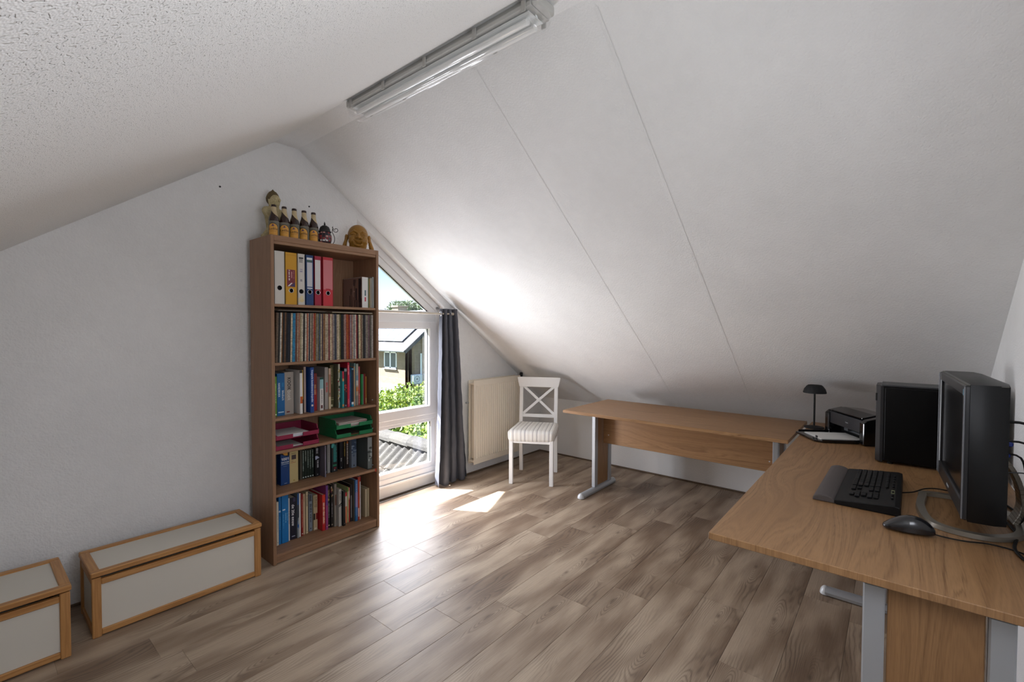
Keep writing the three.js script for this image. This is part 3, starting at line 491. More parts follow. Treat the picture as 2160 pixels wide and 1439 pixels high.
// ------------------------------------------------------------------ things on the desk
const DX = DY + 0.0005;
{ // table lamp
  const l = thing('table_lamp', 'small black cordless table lamp with mushroom shade on the desk corner', 'lamp');
  l.position.set(-0.702, DX, 2.846); l.scale.setScalar(0.97);
  const m = M.blackMatte;
  part('base', lathe([[0, 0], [0.058, 0], [0.062, 0.003], [0.06, 0.009], [0.02, 0.014], [0.007, 0.017], [0, 0.017]], 40), m, l);
  part('pole', cyl(0.006, 0.24, 0, 0.012, 0, 14), m, l);
  part('shade', lathe([[0.0, 0.252], [0.066, 0.252], [0.07, 0.249], [0.071, 0.253], [0.064, 0.277], [0.05, 0.297], [0.042, 0.304], [0.036, 0.302], [0.0, 0.297]], 40), m, l);
}
{ // printer
  const p = thing('printer', 'small black inkjet printer with open paper tray on the desk', 'printer');
  const n = V(-0.539, 0, -0.842); p.position.set(-0.947, DX, 3.024).addScaledVector(n, -0.115); p.rotation.y = Math.atan2(n.x, n.z); p.scale.y = 1.1;
  // local: x from the viewer's right to left when seen from behind, +z = front. Width 0.40, depth 0.23, height 0.15
  const w = 0.4, d = 0.23, G = M.blackGloss;
  const sideProf = [[-d / 2, 0], [d / 2 - 0.012, 0], [d / 2, 0.01], [d / 2, 0.118], [d / 2 - 0.02, 0.135], [0.02, 0.152], [-d / 2 + 0.03, 0.146], [-d / 2, 0.12]];
  for (const s of [-1, 1]) part('side_panel', extr(sideProf, 0.032, 0.006).rotateY(-Math.PI / 2).translate(s * (w / 2 - 0.016) + 0.016, 0, 0), G, p);
  part('body', extr([[-d / 2 + 0.004, 0.004], [d / 2 - 0.075, 0.004], [d / 2 - 0.075, 0.055], [d / 2 - 0.02, 0.06], [d / 2 - 0.02, 0.13], [0.018, 0.146], [-d / 2 + 0.032, 0.14], [-d / 2 + 0.004, 0.116]], w - 0.06, 0).rotateY(-Math.PI / 2).translate((w - 0.06) / 2, 0, 0), M.blackPlastic, p);
  part('top_cover', extr([[-d / 2 + 0.03, 0.146], [0.02, 0.152], [d / 2 - 0.02, 0.136], [d / 2 - 0.02, 0.14], [0.02, 0.157], [-d / 2 + 0.03, 0.151]], w - 0.1, 0.002).rotateY(-Math.PI / 2).translate((w - 0.1) / 2, 0, 0), G, p);
  part('front_panel', cb(w - 0.066, 0.068, 0.008, 0, 0.095, d / 2 - 0.015, 0.002), std(0x34363a, 0.35), p);
  const cv = document.createElement('canvas'); cv.width = 256; cv.height = 64; const x = cv.getContext('2d'); x.fillStyle = '#34363a'; x.fillRect(0, 0, 256, 64); x.fillStyle = '#c8cace'; x.font = 'bold 44px serif'; x.textAlign = 'center'; x.textBaseline = 'middle'; x.fillText('Canon', 128, 32);
  const ct = new THREE.CanvasTexture(cv); ct.colorSpace = THREE.SRGBColorSpace;
  part('maker_plate', new THREE.BoxGeometry(0.05, 0.0125, 0.001).translate(0.02, 0.093, d / 2 - 0.0102), std(0xffffff, 0.4, { map: ct }), p);
  part('floor_plate', cb(w - 0.066, 0.004, 0.09, 0, 0.006, d / 2 - 0.06, 0.001), M.blackPlastic, p);
  for (const g of [cb(0.012, 0.03, 0.03, 0.12, 0.024, d / 2 - 0.05), cb(0.16, 0.012, 0.01, -0.02, 0.035, d / 2 - 0.07), cb(0.04, 0.02, 0.03, -0.05, 0.045, d / 2 - 0.06)]) part('paper_guide', g, std(0x606468, 0.4), p);
  const t = part('paper_tray', merge([extr([[-0.155, 0], [0.155, 0], [0.145, 0.19], [0.115, 0.225], [-0.115, 0.225], [-0.145, 0.19]], 0.006, 0.002).rotateX(Math.PI / 2).translate(0, 0.009, d / 2 - 0.005), bar(V(-0.155, 0.012, d / 2), V(-0.145, 0.012, d / 2 + 0.19), 0.006, 0.012), bar(V(0.155, 0.012, d / 2), V(0.145, 0.012, d / 2 + 0.19), 0.006, 0.012)]), M.blackGloss, p);
  const s = part('paper_sheet', merge([cb(0.2, 0.003, 0.24, 0.01, 0.0125, d / 2 + 0.06, 0.0006), cb(0.2, 0.0015, 0.238, 0.014, 0.0149, d / 2 + 0.058, 0.0004)]), M.paper, p);
  s.userData.label = 'white sheets lying in the tray';
  part('tray_stop', cb(0.02, 0.012, 0.004, 0.06, 0.018, d / 2 + 0.18, 0.001), std(0x2a2b2e, 0.4), t);
}
{ // computer tower
  const c = thing('computer_tower', 'large black computer tower standing on the desk behind the monitor', 'computer');
  const x0 = -1.475, x1 = -1.285, z0 = 3.196, z1 = 3.636, h = 0.397; c.position.set(0, DX, 0);
  part('case', cbr(x0 + 0.003, x1 - 0.003, 0.012, h - 0.008, z0 + 0.028, z1, 0.003), M.blackPlastic, c);
  part('side_cover', cbr(x0, x0 + 0.004, 0.018, h - 0.018, z0 + 0.036, z1 - 0.004, 0.0015), phys(0x050506, 0.35, { specularIntensity: 0.5 }), c);
  part('bezel', extr([[x0, 0], [x1, 0], [x1 - 0.004, 0.012], [x1 - 0.03, 0.03], [x0 + 0.03, 0.03], [x0 + 0.004, 0.012]], h - 0.016, 0.003).rotateX(-Math.PI / 2).translate(0, 0.009, z0 + 0.03), std(0x1c1d20, 0.35), c);
  part('top_cover', cbr(x0 - 0.001, x1 + 0.001, h - 0.009, h, z0 + 0.02, z1, 0.004), std(0x3a3c40, 0.4), c);
  part('optical_drive', cbr(x0 + 0.022, x1 - 0.022, h - 0.085, h - 0.045, z0 - 0.003, z0 + 0.012, 0.002), M.blackGloss, c);
  part('power_button', cyl(0.009, 0.005, 0, 0, 0, 16).rotateX(-Math.PI / 2).translate((x0 + x1) / 2, h - 0.13, z0 + 0.002), M.silver, c);
  for (const x of [x0 + 0.02, x1 - 0.02]) for (const z of [z0 + 0.06, z1 - 0.06]) part('foot', cyl(0.012, 0.012, x, 0, z, 12), M.rubber, c);
}
{ // monitor: broad thick housing on a silver loop stand
  const m = thing('monitor', 'black flat-panel monitor with thick housing on a silver loop stand', 'monitor');
  m.position.set(-2.15, DX, 3.437); m.rotation.y = Math.PI + 0.0378;   // local +z = screen side
  const w = 0.63, y0 = 0.081, y1 = 0.50, h = y1 - y0;
  // housing: extruded side-to-side profile, rounded towards the back
  const prof = [[-w / 2, 0.0], [w / 2, 0.0], [w / 2, -0.02], [w / 2 - 0.002, -0.06], [w / 2 - 0.016, -0.088], [w / 2 - 0.1, -0.1], [-w / 2 + 0.1, -0.1], [-w / 2 + 0.016, -0.088], [-w / 2 + 0.002, -0.06], [-w / 2, -0.02]];
  part('housing', toCreasedNormals(extr(prof.map(([a, b]) => [a, -b]), h, 0.004).rotateX(-Math.PI / 2).translate(0, y0, 0), 0.75), phys(0x07090c, 0.4, { specularIntensity: 0.7 }), m);
  const fz = 0.001;
  part('bezel', merge([cbr(-w / 2 + 0.001, -w / 2 + 0.034, y0, y1, fz - 0.004, fz + 0.012, 0.004), cbr(w / 2 - 0.034, w / 2 - 0.001, y0, y1, fz - 0.004, fz + 0.012, 0.004), cbr(-w / 2 + 0.03, w / 2 - 0.03, y1 - 0.034, y1, fz - 0.004, fz + 0.0115, 0.004), cbr(-w / 2 + 0.03, w / 2 - 0.03, y0, y0 + 0.056, fz - 0.004, fz + 0.0115, 0.004)]), std(0x1d1e21, 0.32), m);
  part('top_cover', cbr(-w / 2 + 0.006, w / 2 - 0.006, y1 - 0.001, y1 + 0.003, -0.085, 0.006, 0.002), std(0x4b4a46, 0.4), m);
  part('screen', cbr(-w / 2 + 0.033, w / 2 - 0.033, y0 + 0.055, y1 - 0.033, fz - 0.004, fz + 0.003, 0.0008), phys(0x0a0a0c, 0.2), m);
  for (const s of [-1, 1]) part('edge_trim', cb(0.003, y1 - y0 - 0.006, 0.004, s * (w / 2 - 0.0005), (y0 + y1) / 2, 0.0125, 0.001), std(0x6a6c70, 0.4, { metalness: 0.4 }), m);
  part('maker_plate', cb(0.05, 0.008, 0.001, 0, y0 + 0.025, fz + 0.0122, 0.0003), M.silver, m);
  part('status_light', cb(0.006, 0.02, 0.001, w / 2 - 0.018, y1 - 0.022, fz + 0.0126, 0.0003), std(0x8fc3dd, 0.3), m).userData.label = 'pale blue sticker at the corner';
  // stand: flat loop on the desk and a curved neck at the back
  const silver = std(0x9d978c, 0.36, { metalness: 0.55 });
  const loop = [[-0.2, 0.062], [-0.16, 0.068], [0, 0.085], [0.16, 0.068], [0.2, 0.03], [0.21, -0.06], [0.14, -0.14], [0, -0.165], [-0.14, -0.14], [-0.21, -0.06]].map(([a, b]) => V(a, 0.0, b));
  const cur = new THREE.CatmullRomCurve3(loop, true, 'centripetal', 0.4), N = 90, sec = [[-0.014, 0.001], [0.014, 0.001], [0.012, 0.016], [-0.012, 0.016]], pos = [], idx = [];
  for (let i = 0; i < N; i++) { const p = cur.getPointAt(i / N), t = cur.getTangentAt(i / N), s = V(t.z, 0, -t.x); for (const [a, b] of sec) pos.push(p.x + s.x * a, b, p.z + s.z * a); }
  for (let i = 0; i < N; i++) for (let k = 0; k < 4; k++) { const a = i * 4 + k, b = i * 4 + (k + 1) % 4, c = ((i + 1) % N) * 4 + k, d = ((i + 1) % N) * 4 + (k + 1) % 4; idx.push(a, b, c, b, d, c); }
  let g = new THREE.BufferGeometry(); g.setAttribute('position', new THREE.Float32BufferAttribute(pos, 3)); g.setIndex(idx); g = g.toNonIndexed(); g.computeVertexNormals(); planar(g);
  g = toCreasedNormals(g, 0.6);
  silver.side = THREE.DoubleSide;
  part('stand_base', g, silver, m);
  const neckPts = [[-0.152, 0.012], [-0.17, 0.06], [-0.168, 0.12], [-0.148, 0.19], [-0.105, 0.26]];
  const nc = new THREE.CatmullRomCurve3(neckPts.map(([z, y]) => V(0, y, z)));
  const np = nc.getPoints(18), out = []; for (let i = 0; i < 18; i++) out.push(bar(np[i], np[i + 1].clone().lerp(np[i], -0.08), 0.075, 0.014, V(0, 0.3, 1), 0.002));
  part('stand_neck', merge(out), silver, m);
  part('mount', cb(0.14, 0.14, 0.02, 0, 0.27, -0.105, 0.004), M.blackPlastic, m);
  for (const g of [cb(0.036, 0.014, 0.03, 0.11, 0.30, -0.112, 0.003), cb(0.03, 0.012, 0.024, 0.11, 0.262, -0.11, 0.003)]) part('cable_plug', g, std(0x1d3a9a, 0.4), m).userData.label = 'blue video plug on the back';
}
const cable = (pts, r, label, mat = M.rubber, name = 'cable', group = 'cables behind the monitor') => solo(name, tube(pts, r, 60, 8), mat, label, 'cable', group);
cable([[-2.26, DY + 0.31, 3.552], [-2.26, DY + 0.305, 3.60], [-2.24, DY + 0.22, 3.625], [-2.2, DY + 0.1, 3.63], [-2.12, DY + 0.02, 3.625], [-1.95, DY + 0.005, 3.615], [-1.75, DY + 0.005, 3.58], [-1.6, DY + 0.005, 3.6]], 0.0035, 'black video cable hanging from the upper blue plug behind the monitor');
cable([[-2.26, DY + 0.27, 3.552], [-2.265, DY + 0.262, 3.585], [-2.262, DY + 0.2, 3.6], [-2.22, DY + 0.08, 3.61], [-2.15, DY + 0.012, 3.603], [-1.98, DY + 0.006, 3.59], [-1.72, DY + 0.006, 3.62]], 0.003, 'thin black cable hanging from the lower blue plug behind the monitor');
cable([[-2.35, DY + 0.385, 3.54], [-2.36, DY + 0.383, 3.585], [-2.37, DY + 0.33, 3.625], [-2.36, DY + 0.2, 3.64], [-2.37, DY + 0.08, 3.64], [-2.42, DY + 0.012, 3.635], [-2.62, DY + 0.006, 3.62], [-2.84, DY + 0.006, 3.63]], 0.0042, 'thick black power cable arching from the monitor to the desk near the wall');
cable([[-2.10, DY + 0.008, 3.57], [-2.25, DY + 0.006, 3.585], [-2.42, DY + 0.006, 3.56], [-2.6, DY + 0.006, 3.59], [-2.84, DY + 0.006, 3.58]], 0.0045, 'black cable lying on the desk beside the monitor foot');
cable([[-2.02, DY + 0.012, 3.29], [-1.97, DY + 0.012, 3.335], [-1.93, DY + 0.022, 3.37], [-1.89, DY + 0.02, 3.405], [-1.84, DY + 0.008, 3.46], [-1.8, DY + 0.004, 3.53], [-1.7, DY + 0.004, 3.55], [-1.6, DY + 0.004, 3.61]], 0.0025, 'thin black keyboard cable running under the monitor', M.rubber, 'cable', null);
cable([[-2.439, DY + 0.01, 3.372], [-2.434, DY + 0.006, 3.4], [-2.425, DY + 0.004, 3.45], [-2.4, DY + 0.003, 3.51], [-2.42, DY + 0.003, 3.57], [-2.5, DY + 0.003, 3.61], [-2.7, DY + 0.003, 3.64]], 0.0022, 'thin black mouse cable curving over the desk', M.rubber, 'cable', null);
{ // power brick hanging at the wall behind
  const b = thing('adapter', 'small grey inline adapter hanging behind the monitor', 'adapter');
  part('body', cb(0.022, 0.05, 0.016, -2.3, DY + 0.13, 3.612, 0.003), std(0x55585c, 0.5), b);
  part('lead', tube([[-2.3, DY + 0.155, 3.612], [-2.3, DY + 0.2, 3.62], [-2.29, DY + 0.215, 3.6], [-2.27, DY + 0.21, 3.57], [-2.25, DY + 0.2, 3.545]], 0.0022, 30), std(0x6e7176, 0.5), b);
  part('lead', tube([[-2.3, DY + 0.106, 3.612], [-2.3, DY + 0.04, 3.615], [-2.28, DY + 0.004, 3.61], [-2.2, DY + 0.003, 3.64]], 0.0022, 30), std(0x6e7176, 0.5), b);
}
{ // keyboard with padded palm rest; the user sits at small z, so local +z points to -z
  const k = thing('keyboard', 'black multimedia keyboard with padded brown-grey palm rest on the desk', 'keyboard');
  k.position.set(-2.035, DX, 3.165); k.rotation.y = Math.PI - 0.02;
  const w = 0.53, base = phys(0x09090b, 0.5, { specularIntensity: 0.6 }), keyM = phys(0x0c0c0e, 0.5, { specularIntensity: 0.6 });
  const prof = [[-0.135, 0], [0.055, 0], [0.062, 0.004], [0.062, 0.016], [0.045, 0.019], [-0.118, 0.036], [-0.132, 0.032]];
  part('body', extr(prof, w, 0.003).rotateY(-Math.PI / 2).translate(w / 2, 0, 0), base, k);
  const pr = []; for (let i = 0; i <= 14; i++) { const a = Math.PI * i / 14; pr.push([0.097 + 0.036 * Math.cos(a), 0.008 + 0.018 * Math.sin(a)]); }
  part('palm_rest', extr([[0.133, 0], ...pr, [0.061, 0]], w * 0.98, 0.004).rotateY(-Math.PI / 2).translate(w * 0.49, 0, 0), std(0x57504e, 0.75), k);
  const tilt = Math.atan2(0.017, 0.163), top = (z) => 0.019 + (0.045 - z) * Math.tan(tilt);
  const unit = 0.0187, kg = {}; const key = (x, z, wu = 1, du = 1) => { const id = wu + '_' + du; kg[id] ??= cb(unit * wu - 0.003, 0.006, unit * du - 0.003, 0, 0, 0, 0.0018).rotateX(tilt); const m = part('key', kg[id], keyM, k); m.position.set(x, top(z) + 0.0035, z); };
  const rows = [[-0.072, [...Array(13).fill(1), 2]], [-0.053, [1.5, ...Array(12).fill(1), 1.5]], [-0.034, [1.75, ...Array(11).fill(1), 2.25]], [-0.015, [1.25, ...Array(11).fill(1), 2.75]], [0.004, [1.25, 1.25, 1.25, 6.25, 1.25, 1.25, 1.25, 1.25]]];
  for (const [z, ws] of rows) { let x = -0.245; for (const wu of ws) { key(x + wu * unit / 2, z + 0.012, wu); x += wu * unit; } }
  for (let i = 0; i < 12; i++) key(-0.245 + unit * (1.8 + i * 1.05 + Math.floor(i / 4) * 0.35), -0.088, 0.9, 0.62);
  for (let i = 0; i < 3; i++) for (const z of [-0.06, -0.041]) key(0.055 + i * unit, z, 1);
  for (let i = 0; i < 3; i++) key(0.055 + i * unit, 0.016, 1); key(0.055 + unit, -0.003, 1);
  for (let i = 0; i < 4; i++) for (let j = 0; j < 5; j++) if (!(i === 3 && (j === 2 || j === 4)) && !(j === 4 && i === 0)) key(0.136 + i * unit, -0.06 + j * 0.019, 1, 1);
  for (let i = 0; i < 9; i++) key(-0.17 + i * 0.043, -0.108, 1.1, 0.55);
  part('display_label', cb(0.05, 0.001, 0.011, 0.08, top(-0.108) + 0.0015, -0.108, 0.0003).rotateX(0), std(0x8b8f6a, 0.5), k);
  for (const s of [-1, 1]) part('foot', cb(0.03, 0.012, 0.008, s * 0.2, 0.006, -0.128, 0.002), M.rubber, k);
}
{ // mouse
  const m = thing('computer_mouse', 'glossy black wired mouse on the desk beside the keyboard', 'mouse');
  m.position.set(-2.445, DX, 3.313); m.rotation.y = 0.1; m.scale.set(1.05, 1.18, 1.05);
  const N = 28, pos = [], g = new THREE.SphereGeometry(1, 36, 24); const p = g.attributes.position;
  for (let i = 0; i < p.count; i++) { let X = p.getX(i), Y = p.getY(i), Z = p.getZ(i); const t = (Z + 1) / 2; const hgt = 0.046 * Math.pow(Math.max(0, Math.sin(Math.PI * Math.min(1, 0.18 + 0.66 * (1 - t) + 0.1))), 0.7) * 1.05; p.setXYZ(i, Math.sign(X) * Math.pow(Math.abs(X), 0.85) * 0.031 * (1 - 0.12 * t), Y > 0 ? 0.008 + Math.pow(Y, 0.8) * hgt * 0.85 : 0.008 + Y * 0.007, Z * 0.065); }
  g.computeVertexNormals();
  part('shell', g, phys(0x0e0f14, 0.25, { clearcoat: 0.6, clearcoatRoughness: 0.15 }), m);
  part('wheel', new THREE.TorusGeometry(0.008, 0.0035, 8, 18).rotateY(Math.PI / 2).translate(0, 0.029, 0.03), M.rubber, m);
}
// ------------------------------------------------------------------ spines: one atlas of printed spines and covers
const AT = document.createElement('canvas'); AT.width = AT.height = 2048; const ax = AT.getContext('2d'); ax.fillStyle = '#777'; ax.fillRect(0, 0, 2048, 2048);
let cx = 4, cy = 4; const CH = 500;
const atlasTex = new THREE.CanvasTexture(AT); atlasTex.colorSpace = THREE.SRGBColorSpace; atlasTex.anisotropy = 8;
const bookMat = std(0xffffff, 0.5, { map: atlasTex });
// print: list of [kind, ...]; v counts from the top (0) to the foot (1) of the spine
function spineCell(w, h, base, print) {
  const W = Math.max(6, Math.round(w / h * CH));
  if (cx + W + 6 > 2044) { cx = 4; cy += CH + 8; }
  const X = cx, Y = cy; cx += W + 6;
  ax.save(); ax.beginPath(); ax.rect(X - 2, Y - 2, W + 4, CH + 4); ax.clip();
  ax.fillStyle = base; ax.fillRect(X - 2, Y - 2, W + 4, CH + 4);
  const r = rng(X * 7 + Y);
  for (const p of print) {
    if (p[0] === 'band') { ax.fillStyle = p[3]; ax.fillRect(X - 2 + (p[4] ?? 0) * W, Y + p[1] * CH, (W + 4) * ((p[5] ?? 1) - (p[4] ?? 0)), (p[2] - p[1]) * CH); }
    if (p[0] === 'text') { ax.save(); ax.translate(X + W * (p[4] ?? 0.5), Y + p[2] * CH); ax.rotate(Math.PI / 2); ax.fillStyle = p[3]; ax.font = (p[6] ?? 'bold ') + Math.round(W * (p[5] ?? 0.5)) + 'px ' + (p[7] ?? 'sans-serif'); ax.textBaseline = 'middle'; ax.textAlign = 'left'; const max = (p[8] ?? 0.7) * CH, m = ax.measureText(p[1]).width; if (m > max) ax.scale(max / m, 1); ax.fillText(p[1], 0, 0); ax.restore(); }
    if (p[0] === 'flat') { ax.fillStyle = p[3]; ax.font = 'bold ' + Math.round(W * (p[4] ?? 0.4)) + 'px sans-serif'; ax.textBaseline = 'middle'; ax.textAlign = 'center'; ax.save(); ax.translate(X + W / 2, Y + p[2] * CH); const m = ax.measureText(p[1]).width; ax.scale(Math.min(1, W * 0.9 / m), 1); ax.fillText(p[1], 0, 0); ax.restore(); }
    // unreadable small print: a run of dashes
    if (p[0] === 'print') { ax.fillStyle = p[3]; const c = (p[4] ?? 0.5), t = (p[5] ?? 0.3); for (let y = p[1] * CH; y < p[2] * CH;) { const l = 3 + r() * 7; ax.fillRect(X + W * (c - t / 2), Y + y, W * t * (0.75 + 0.25 * r()), l * 0.72); y += l + (r() < 0.15 ? 7 : 0); } }
    if (p[0] === 'disc') { ax.fillStyle = p[2]; ax.beginPath(); ax.arc(X + W / 2, Y + p[1] * CH, W * p[3], 0, 7); ax.fill(); }
    if (p[0] === 'blob') { for (let i = 0; i < p[4]; i++) { ax.fillStyle = p[3][(r() * p[3].length) | 0]; ax.beginPath(); ax.ellipse(X + W * r(), Y + CH * (p[1] + (p[2] - p[1]) * r()), W * (0.15 + 0.3 * r()), CH * (0.01 + 0.035 * r()), 0, 0, 7); ax.fill(); } }
    if (p[0] === 'tri') { ax.fillStyle = p[1]; ax.beginPath(); p[2].forEach(([a, b], i) => i ? ax.lineTo(X + a * W, Y + b * CH) : ax.moveTo(X + a * W, Y + b * CH)); ax.fill(); }
  }
  ax.restore();
  return { u0: X / 2048, u1: (X + W) / 2048, v1: 1 - Y / 2048, v0: 1 - (Y + CH) / 2048, plain: [(X + 1) / 2048, 1 - (Y + CH * 0.985) / 2048] };
}
// front face (+z) carries the spine print, every other face the plain cover colour
function coverUV(g, w, h, d, c) {
  const p = g.attributes.position, n = g.attributes.normal, uv = g.attributes.uv;
  for (let i = 0; i < p.count; i++) if (n.getZ(i) > 0.4 && p.getZ(i) > d / 2 - 0.01) uv.setXY(i, c.u0 + (c.u1 - c.u0) * clamp(p.getX(i) / w + 0.5, 0.02, 0.98), c.v0 + (c.v1 - c.v0) * clamp(p.getY(i) / h, 0.004, 0.996)); else uv.setXY(i, ...c.plain);
  return g;
}
function book(x0, x1, y, z, h, base, label, print = [], { d = null, group = null, lean = 0, name = 'book', cat = 'book' } = {}) {
  const w = x1 - x0, depth = d ?? Math.min(0.2, z - 0.085), t = Math.min(0.0025, w * 0.18);
  const b = thing(name, label, cat, group);
  b.position.set((x0 + x1) / 2, y + 0.0004, z - depth / 2); b.rotation.z = lean;
  const c = spineCell(w, h, base, print);
  const g = merge([cb(t, h, depth - 0.002, -w / 2 + t / 2, h / 2, -0.001, 0.0004), cb(t, h, depth - 0.002, w / 2 - t / 2, h / 2, -0.001, 0.0004), cb(w, h, 0.004, 0, h / 2, depth / 2 - 0.002, Math.min(0.0012, w * 0.1))]);
  part('cover', coverUV(g, w, h, depth, c), bookMat, b);
  part('pages', cb(w - 2 * t, h - 0.006, depth - 0.01, 0, h / 2, -0.002, 0.0003), M.pages, b);
  return b;
}
const onShelf = (n) => ' on the ' + ['first', 'second', 'third', 'fourth', 'fifth', 'lowest'][n] + ' shelf';
const BOTTOM = 0.06;
// third shelf
{
  const y = SHELF[2], s = ', under the record shelf', L = [
    [-3.214, -3.200, 0.280, 0.292, '#dcd9d2', 'tall white paperback with dark red title and green top', [['band', 0, 0.09, '#39513e'], ['print', 0.12, 0.6, '#7b2a36', 0.5, 0.5], ['band', 0.92, 0.96, '#356b58', 0.2, 0.8]]],
    [-3.197, -3.182, 0.307, 0.25, '#5b8a32', 'slim grass-green book', [['print', 0.18, 0.65, '#a9c77e', 0.5, 0.4], ['disc', 0.95, '#d7e2c2', 0.3]]],
    [-3.180, -3.133, 0.305, 0.268, '#0f5f96', 'thick blue medical handbook with white lettering', [['text', 'Het', 0.22, '#2f9ad0', 0.74, 0.36, '', 'sans-serif', 0.14], ['text', 'Medisch', 0.4, '#f2f5f7', 0.74, 0.36, '', 'sans-serif', 0.4], ['text', 'HANDBOEK', 0.22, '#f2f5f7', 0.26, 0.36, '', 'sans-serif', 0.58], ['band', 0.9, 0.925, '#b9d4e4', 0.15, 0.85]]],
    [-3.130, -3.071, 0.292, 0.272, '#a39a90', 'thick grey-beige cookbook with dark and white lettering', [['text', 'KOOK', 0.12, '#2e2b29', 0.5, 0.5, 'bold ', 'sans-serif', 0.3], ['text', 'boek', 0.43, '#d9d4cc', 0.5, 0.5, '', 'sans-serif', 0.3], ['disc', 0.935, '#6e1f24', 0.07], ['band', 0.92, 0.95, '#6e1f24', 0.25, 0.45]]],
    [-3.050, -3.032, 0.332, 0.28, '#dedcd8', 'white book with orange block and black top standing proud', [['band', 0, 0.06, '#1c1712'], ['band', 0.6, 0.76, '#b9561f', 0.2, 1]]],
    [-3.029, -3.022, 0.318, 0.281, '#d8ab1c', 'very thin yellow and black booklet', [['band', 0.68, 1, '#191714'], ['blob', 0.8, 0.95, ['#b88325'], 4]]],
    [-3.014, -2.999, 0.310, 0.3, '#8f7a6e', 'tall pale brown hardback', [['band', 0, 1, '#b9a396', 0.3, 1]]],
    [-2.985, -2.961, 0.342, 0.296, '#17468f', 'tall blue dog encyclopedia with white lettering', [['text', 'Toepoels hondenencyclopedie', 0.05, '#e7edf5', 0.5, 0.62, 'bold ', 'serif', 0.72], ['disc', 0.84, '#d8c8b8', 0.28]]],
    [-2.938, -2.913, 0.288, 0.25, '#9d1d20', 'deep red book with gold lettering', [['band', 0, 0.42, '#7e2a22'], ['print', 0.3, 0.56, '#c9996a', 0.5, 0.55]]],
    [-2.903, -2.878, 0.308, 0.222, '#d6d2cc', 'white book with teal top and dark green cap', [['band', 0, 0.06, '#1c4a42'], ['band', 0.06, 0.34, '#8fb9bd'], ['print', 0.38, 0.78, '#3c3a3a', 0.55, 0.22], ['band', 0.84, 0.94, '#5a2524', 0.3, 0.75]]],
    [-2.862, -2.838, 0.296, 0.287, '#9d968f', 'grey book with red block lettering', [['print', 0.36, 0.6, '#b8433c', 0.6, 0.55]]],
    [-2.834, -2.819, 0.298, 0.278, '#b08069', 'salmon and cream paperback', [['band', 0, 0.15, '#d7b79d'], ['band', 0.7, 1, '#d7c3a0'], ['print', 0.6, 0.68, '#3e4438', 0.5, 0.5]]],
    [-2.808, -2.780, 0.265, 0.298, '#55502f', 'olive green book with pale stripes', [['print', 0.06, 0.44, '#b9b183', 0.5, 0.22], ['band', 0.76, 0.775, '#8d8658'], ['band', 0.8, 0.82, '#a39c6d'], ['band', 0.92, 0.97, '#cfc8a2', 0.2, 0.7]]],
    [-2.772, -2.757, 0.307, 0.305, '#6a6a55', 'tall patterned book in olive, white and yellow', [['band', 0, 1, '#d5d2be', 0.35, 1], ['blob', 0.05, 0.95, ['#6a6f45', '#c4a52e', '#e8e5d5', '#4a4a4a', '#a33b35'], 22], ['band', 0.87, 1, '#9cc4c4', 0.4, 1]]],
    [-2.754, -2.740, 0.332, 0.255, '#1e8d93', 'slim teal book with red top', [['band', 0, 0.2, '#b3243a'], ['band', 0.2, 0.27, '#c8935e'], ['band', 0.9, 0.96, '#c98b4f']]],
    [-2.735, -2.714, 0.324, 0.276, '#20262a', 'black book with red flower and grey label', [['band', 0.02, 0.09, '#8f9296', 0.1, 0.95], ['blob', 0.4, 0.6, ['#a8382f', '#c0523c'], 7], ['band', 0.93, 0.97, '#7f7f9c', 0.3, 0.8]]],
    [-2.711, -2.695, 0.326, 0.314, '#c4233f', 'tall crimson book', [['print', 0.06, 0.27, '#f0a6a6', 0.5, 0.45], ['print', 0.82, 0.95, '#f0a6a6', 0.5, 0.3]]],
    [-2.692, -2.684, 0.318, 0.268, '#5d4a86', 'thin purple booklet', [['print', 0.1, 0.9, '#9d93c0', 0.5, 0.4]]],
    [-2.681, -2.664, 0.328, 0.276, '#172337', 'navy paperback with white and cyan foot', [['band', 0.02, 0.06, '#6fa3c0', 0.2, 0.9], ['band', 0.88, 0.94, '#e5eaee'], ['band', 0.94, 1, '#2c93b5']]],
    [-2.661, -2.652, 0.323, 0.281, '#b58a5e', 'thin tan paperback', []],
    [-2.645, -2.635, 0.304, 0.304, '#7fa39f', 'thin grey-teal book', [['print', 0.85, 0.98, '#d6e2df', 0.5, 0.5]]],
    [-2.632, -2.614, 0.306, 0.299, '#b9a58d', 'book with a landscape in blue, orange and grey on its spine', [['band', 0, 0.28, '#9aa8a6'], ['print', 0.02, 0.2, '#d8cf9a', 0.5, 0.4], ['band', 0.28, 0.4, '#7d9aa8'], ['band', 0.4, 0.52, '#cfcbc6'], ['band', 0.56, 0.66, '#c9804e'], ['band', 0.76, 1, '#8e857a']]],
    [-2.611, -2.598, 0.303, 0.278, '#b44a48', 'faded coral red book', [['band', 0, 0.6, '#c56a63', 0, 0.5], ['print', 0.7, 0.95, '#d9a79a', 0.5, 0.4]]],
    [-2.592, -2.572, 0.305, 0.221, '#1f7a3d', 'short bright green book with grey edge', [['band', 0, 1, '#7f9c92', 0.78, 1], ['print', 0.3, 0.7, '#0f4a26', 0.4, 0.3]]],
    [-2.568, -2.554, 0.303, 0.223, '#7c1f1a', 'short dark red book', []],
    [-2.550, -2.541, 0.297, 0.203, '#a8742a', 'short thin ochre booklet', [['band', 0.78, 0.95, '#c2a868']]],
  ];
  for (const [x0, x1, z, h, c, l, p] of L) book(x0, x1, y, z, h, c, l + s, p);
}
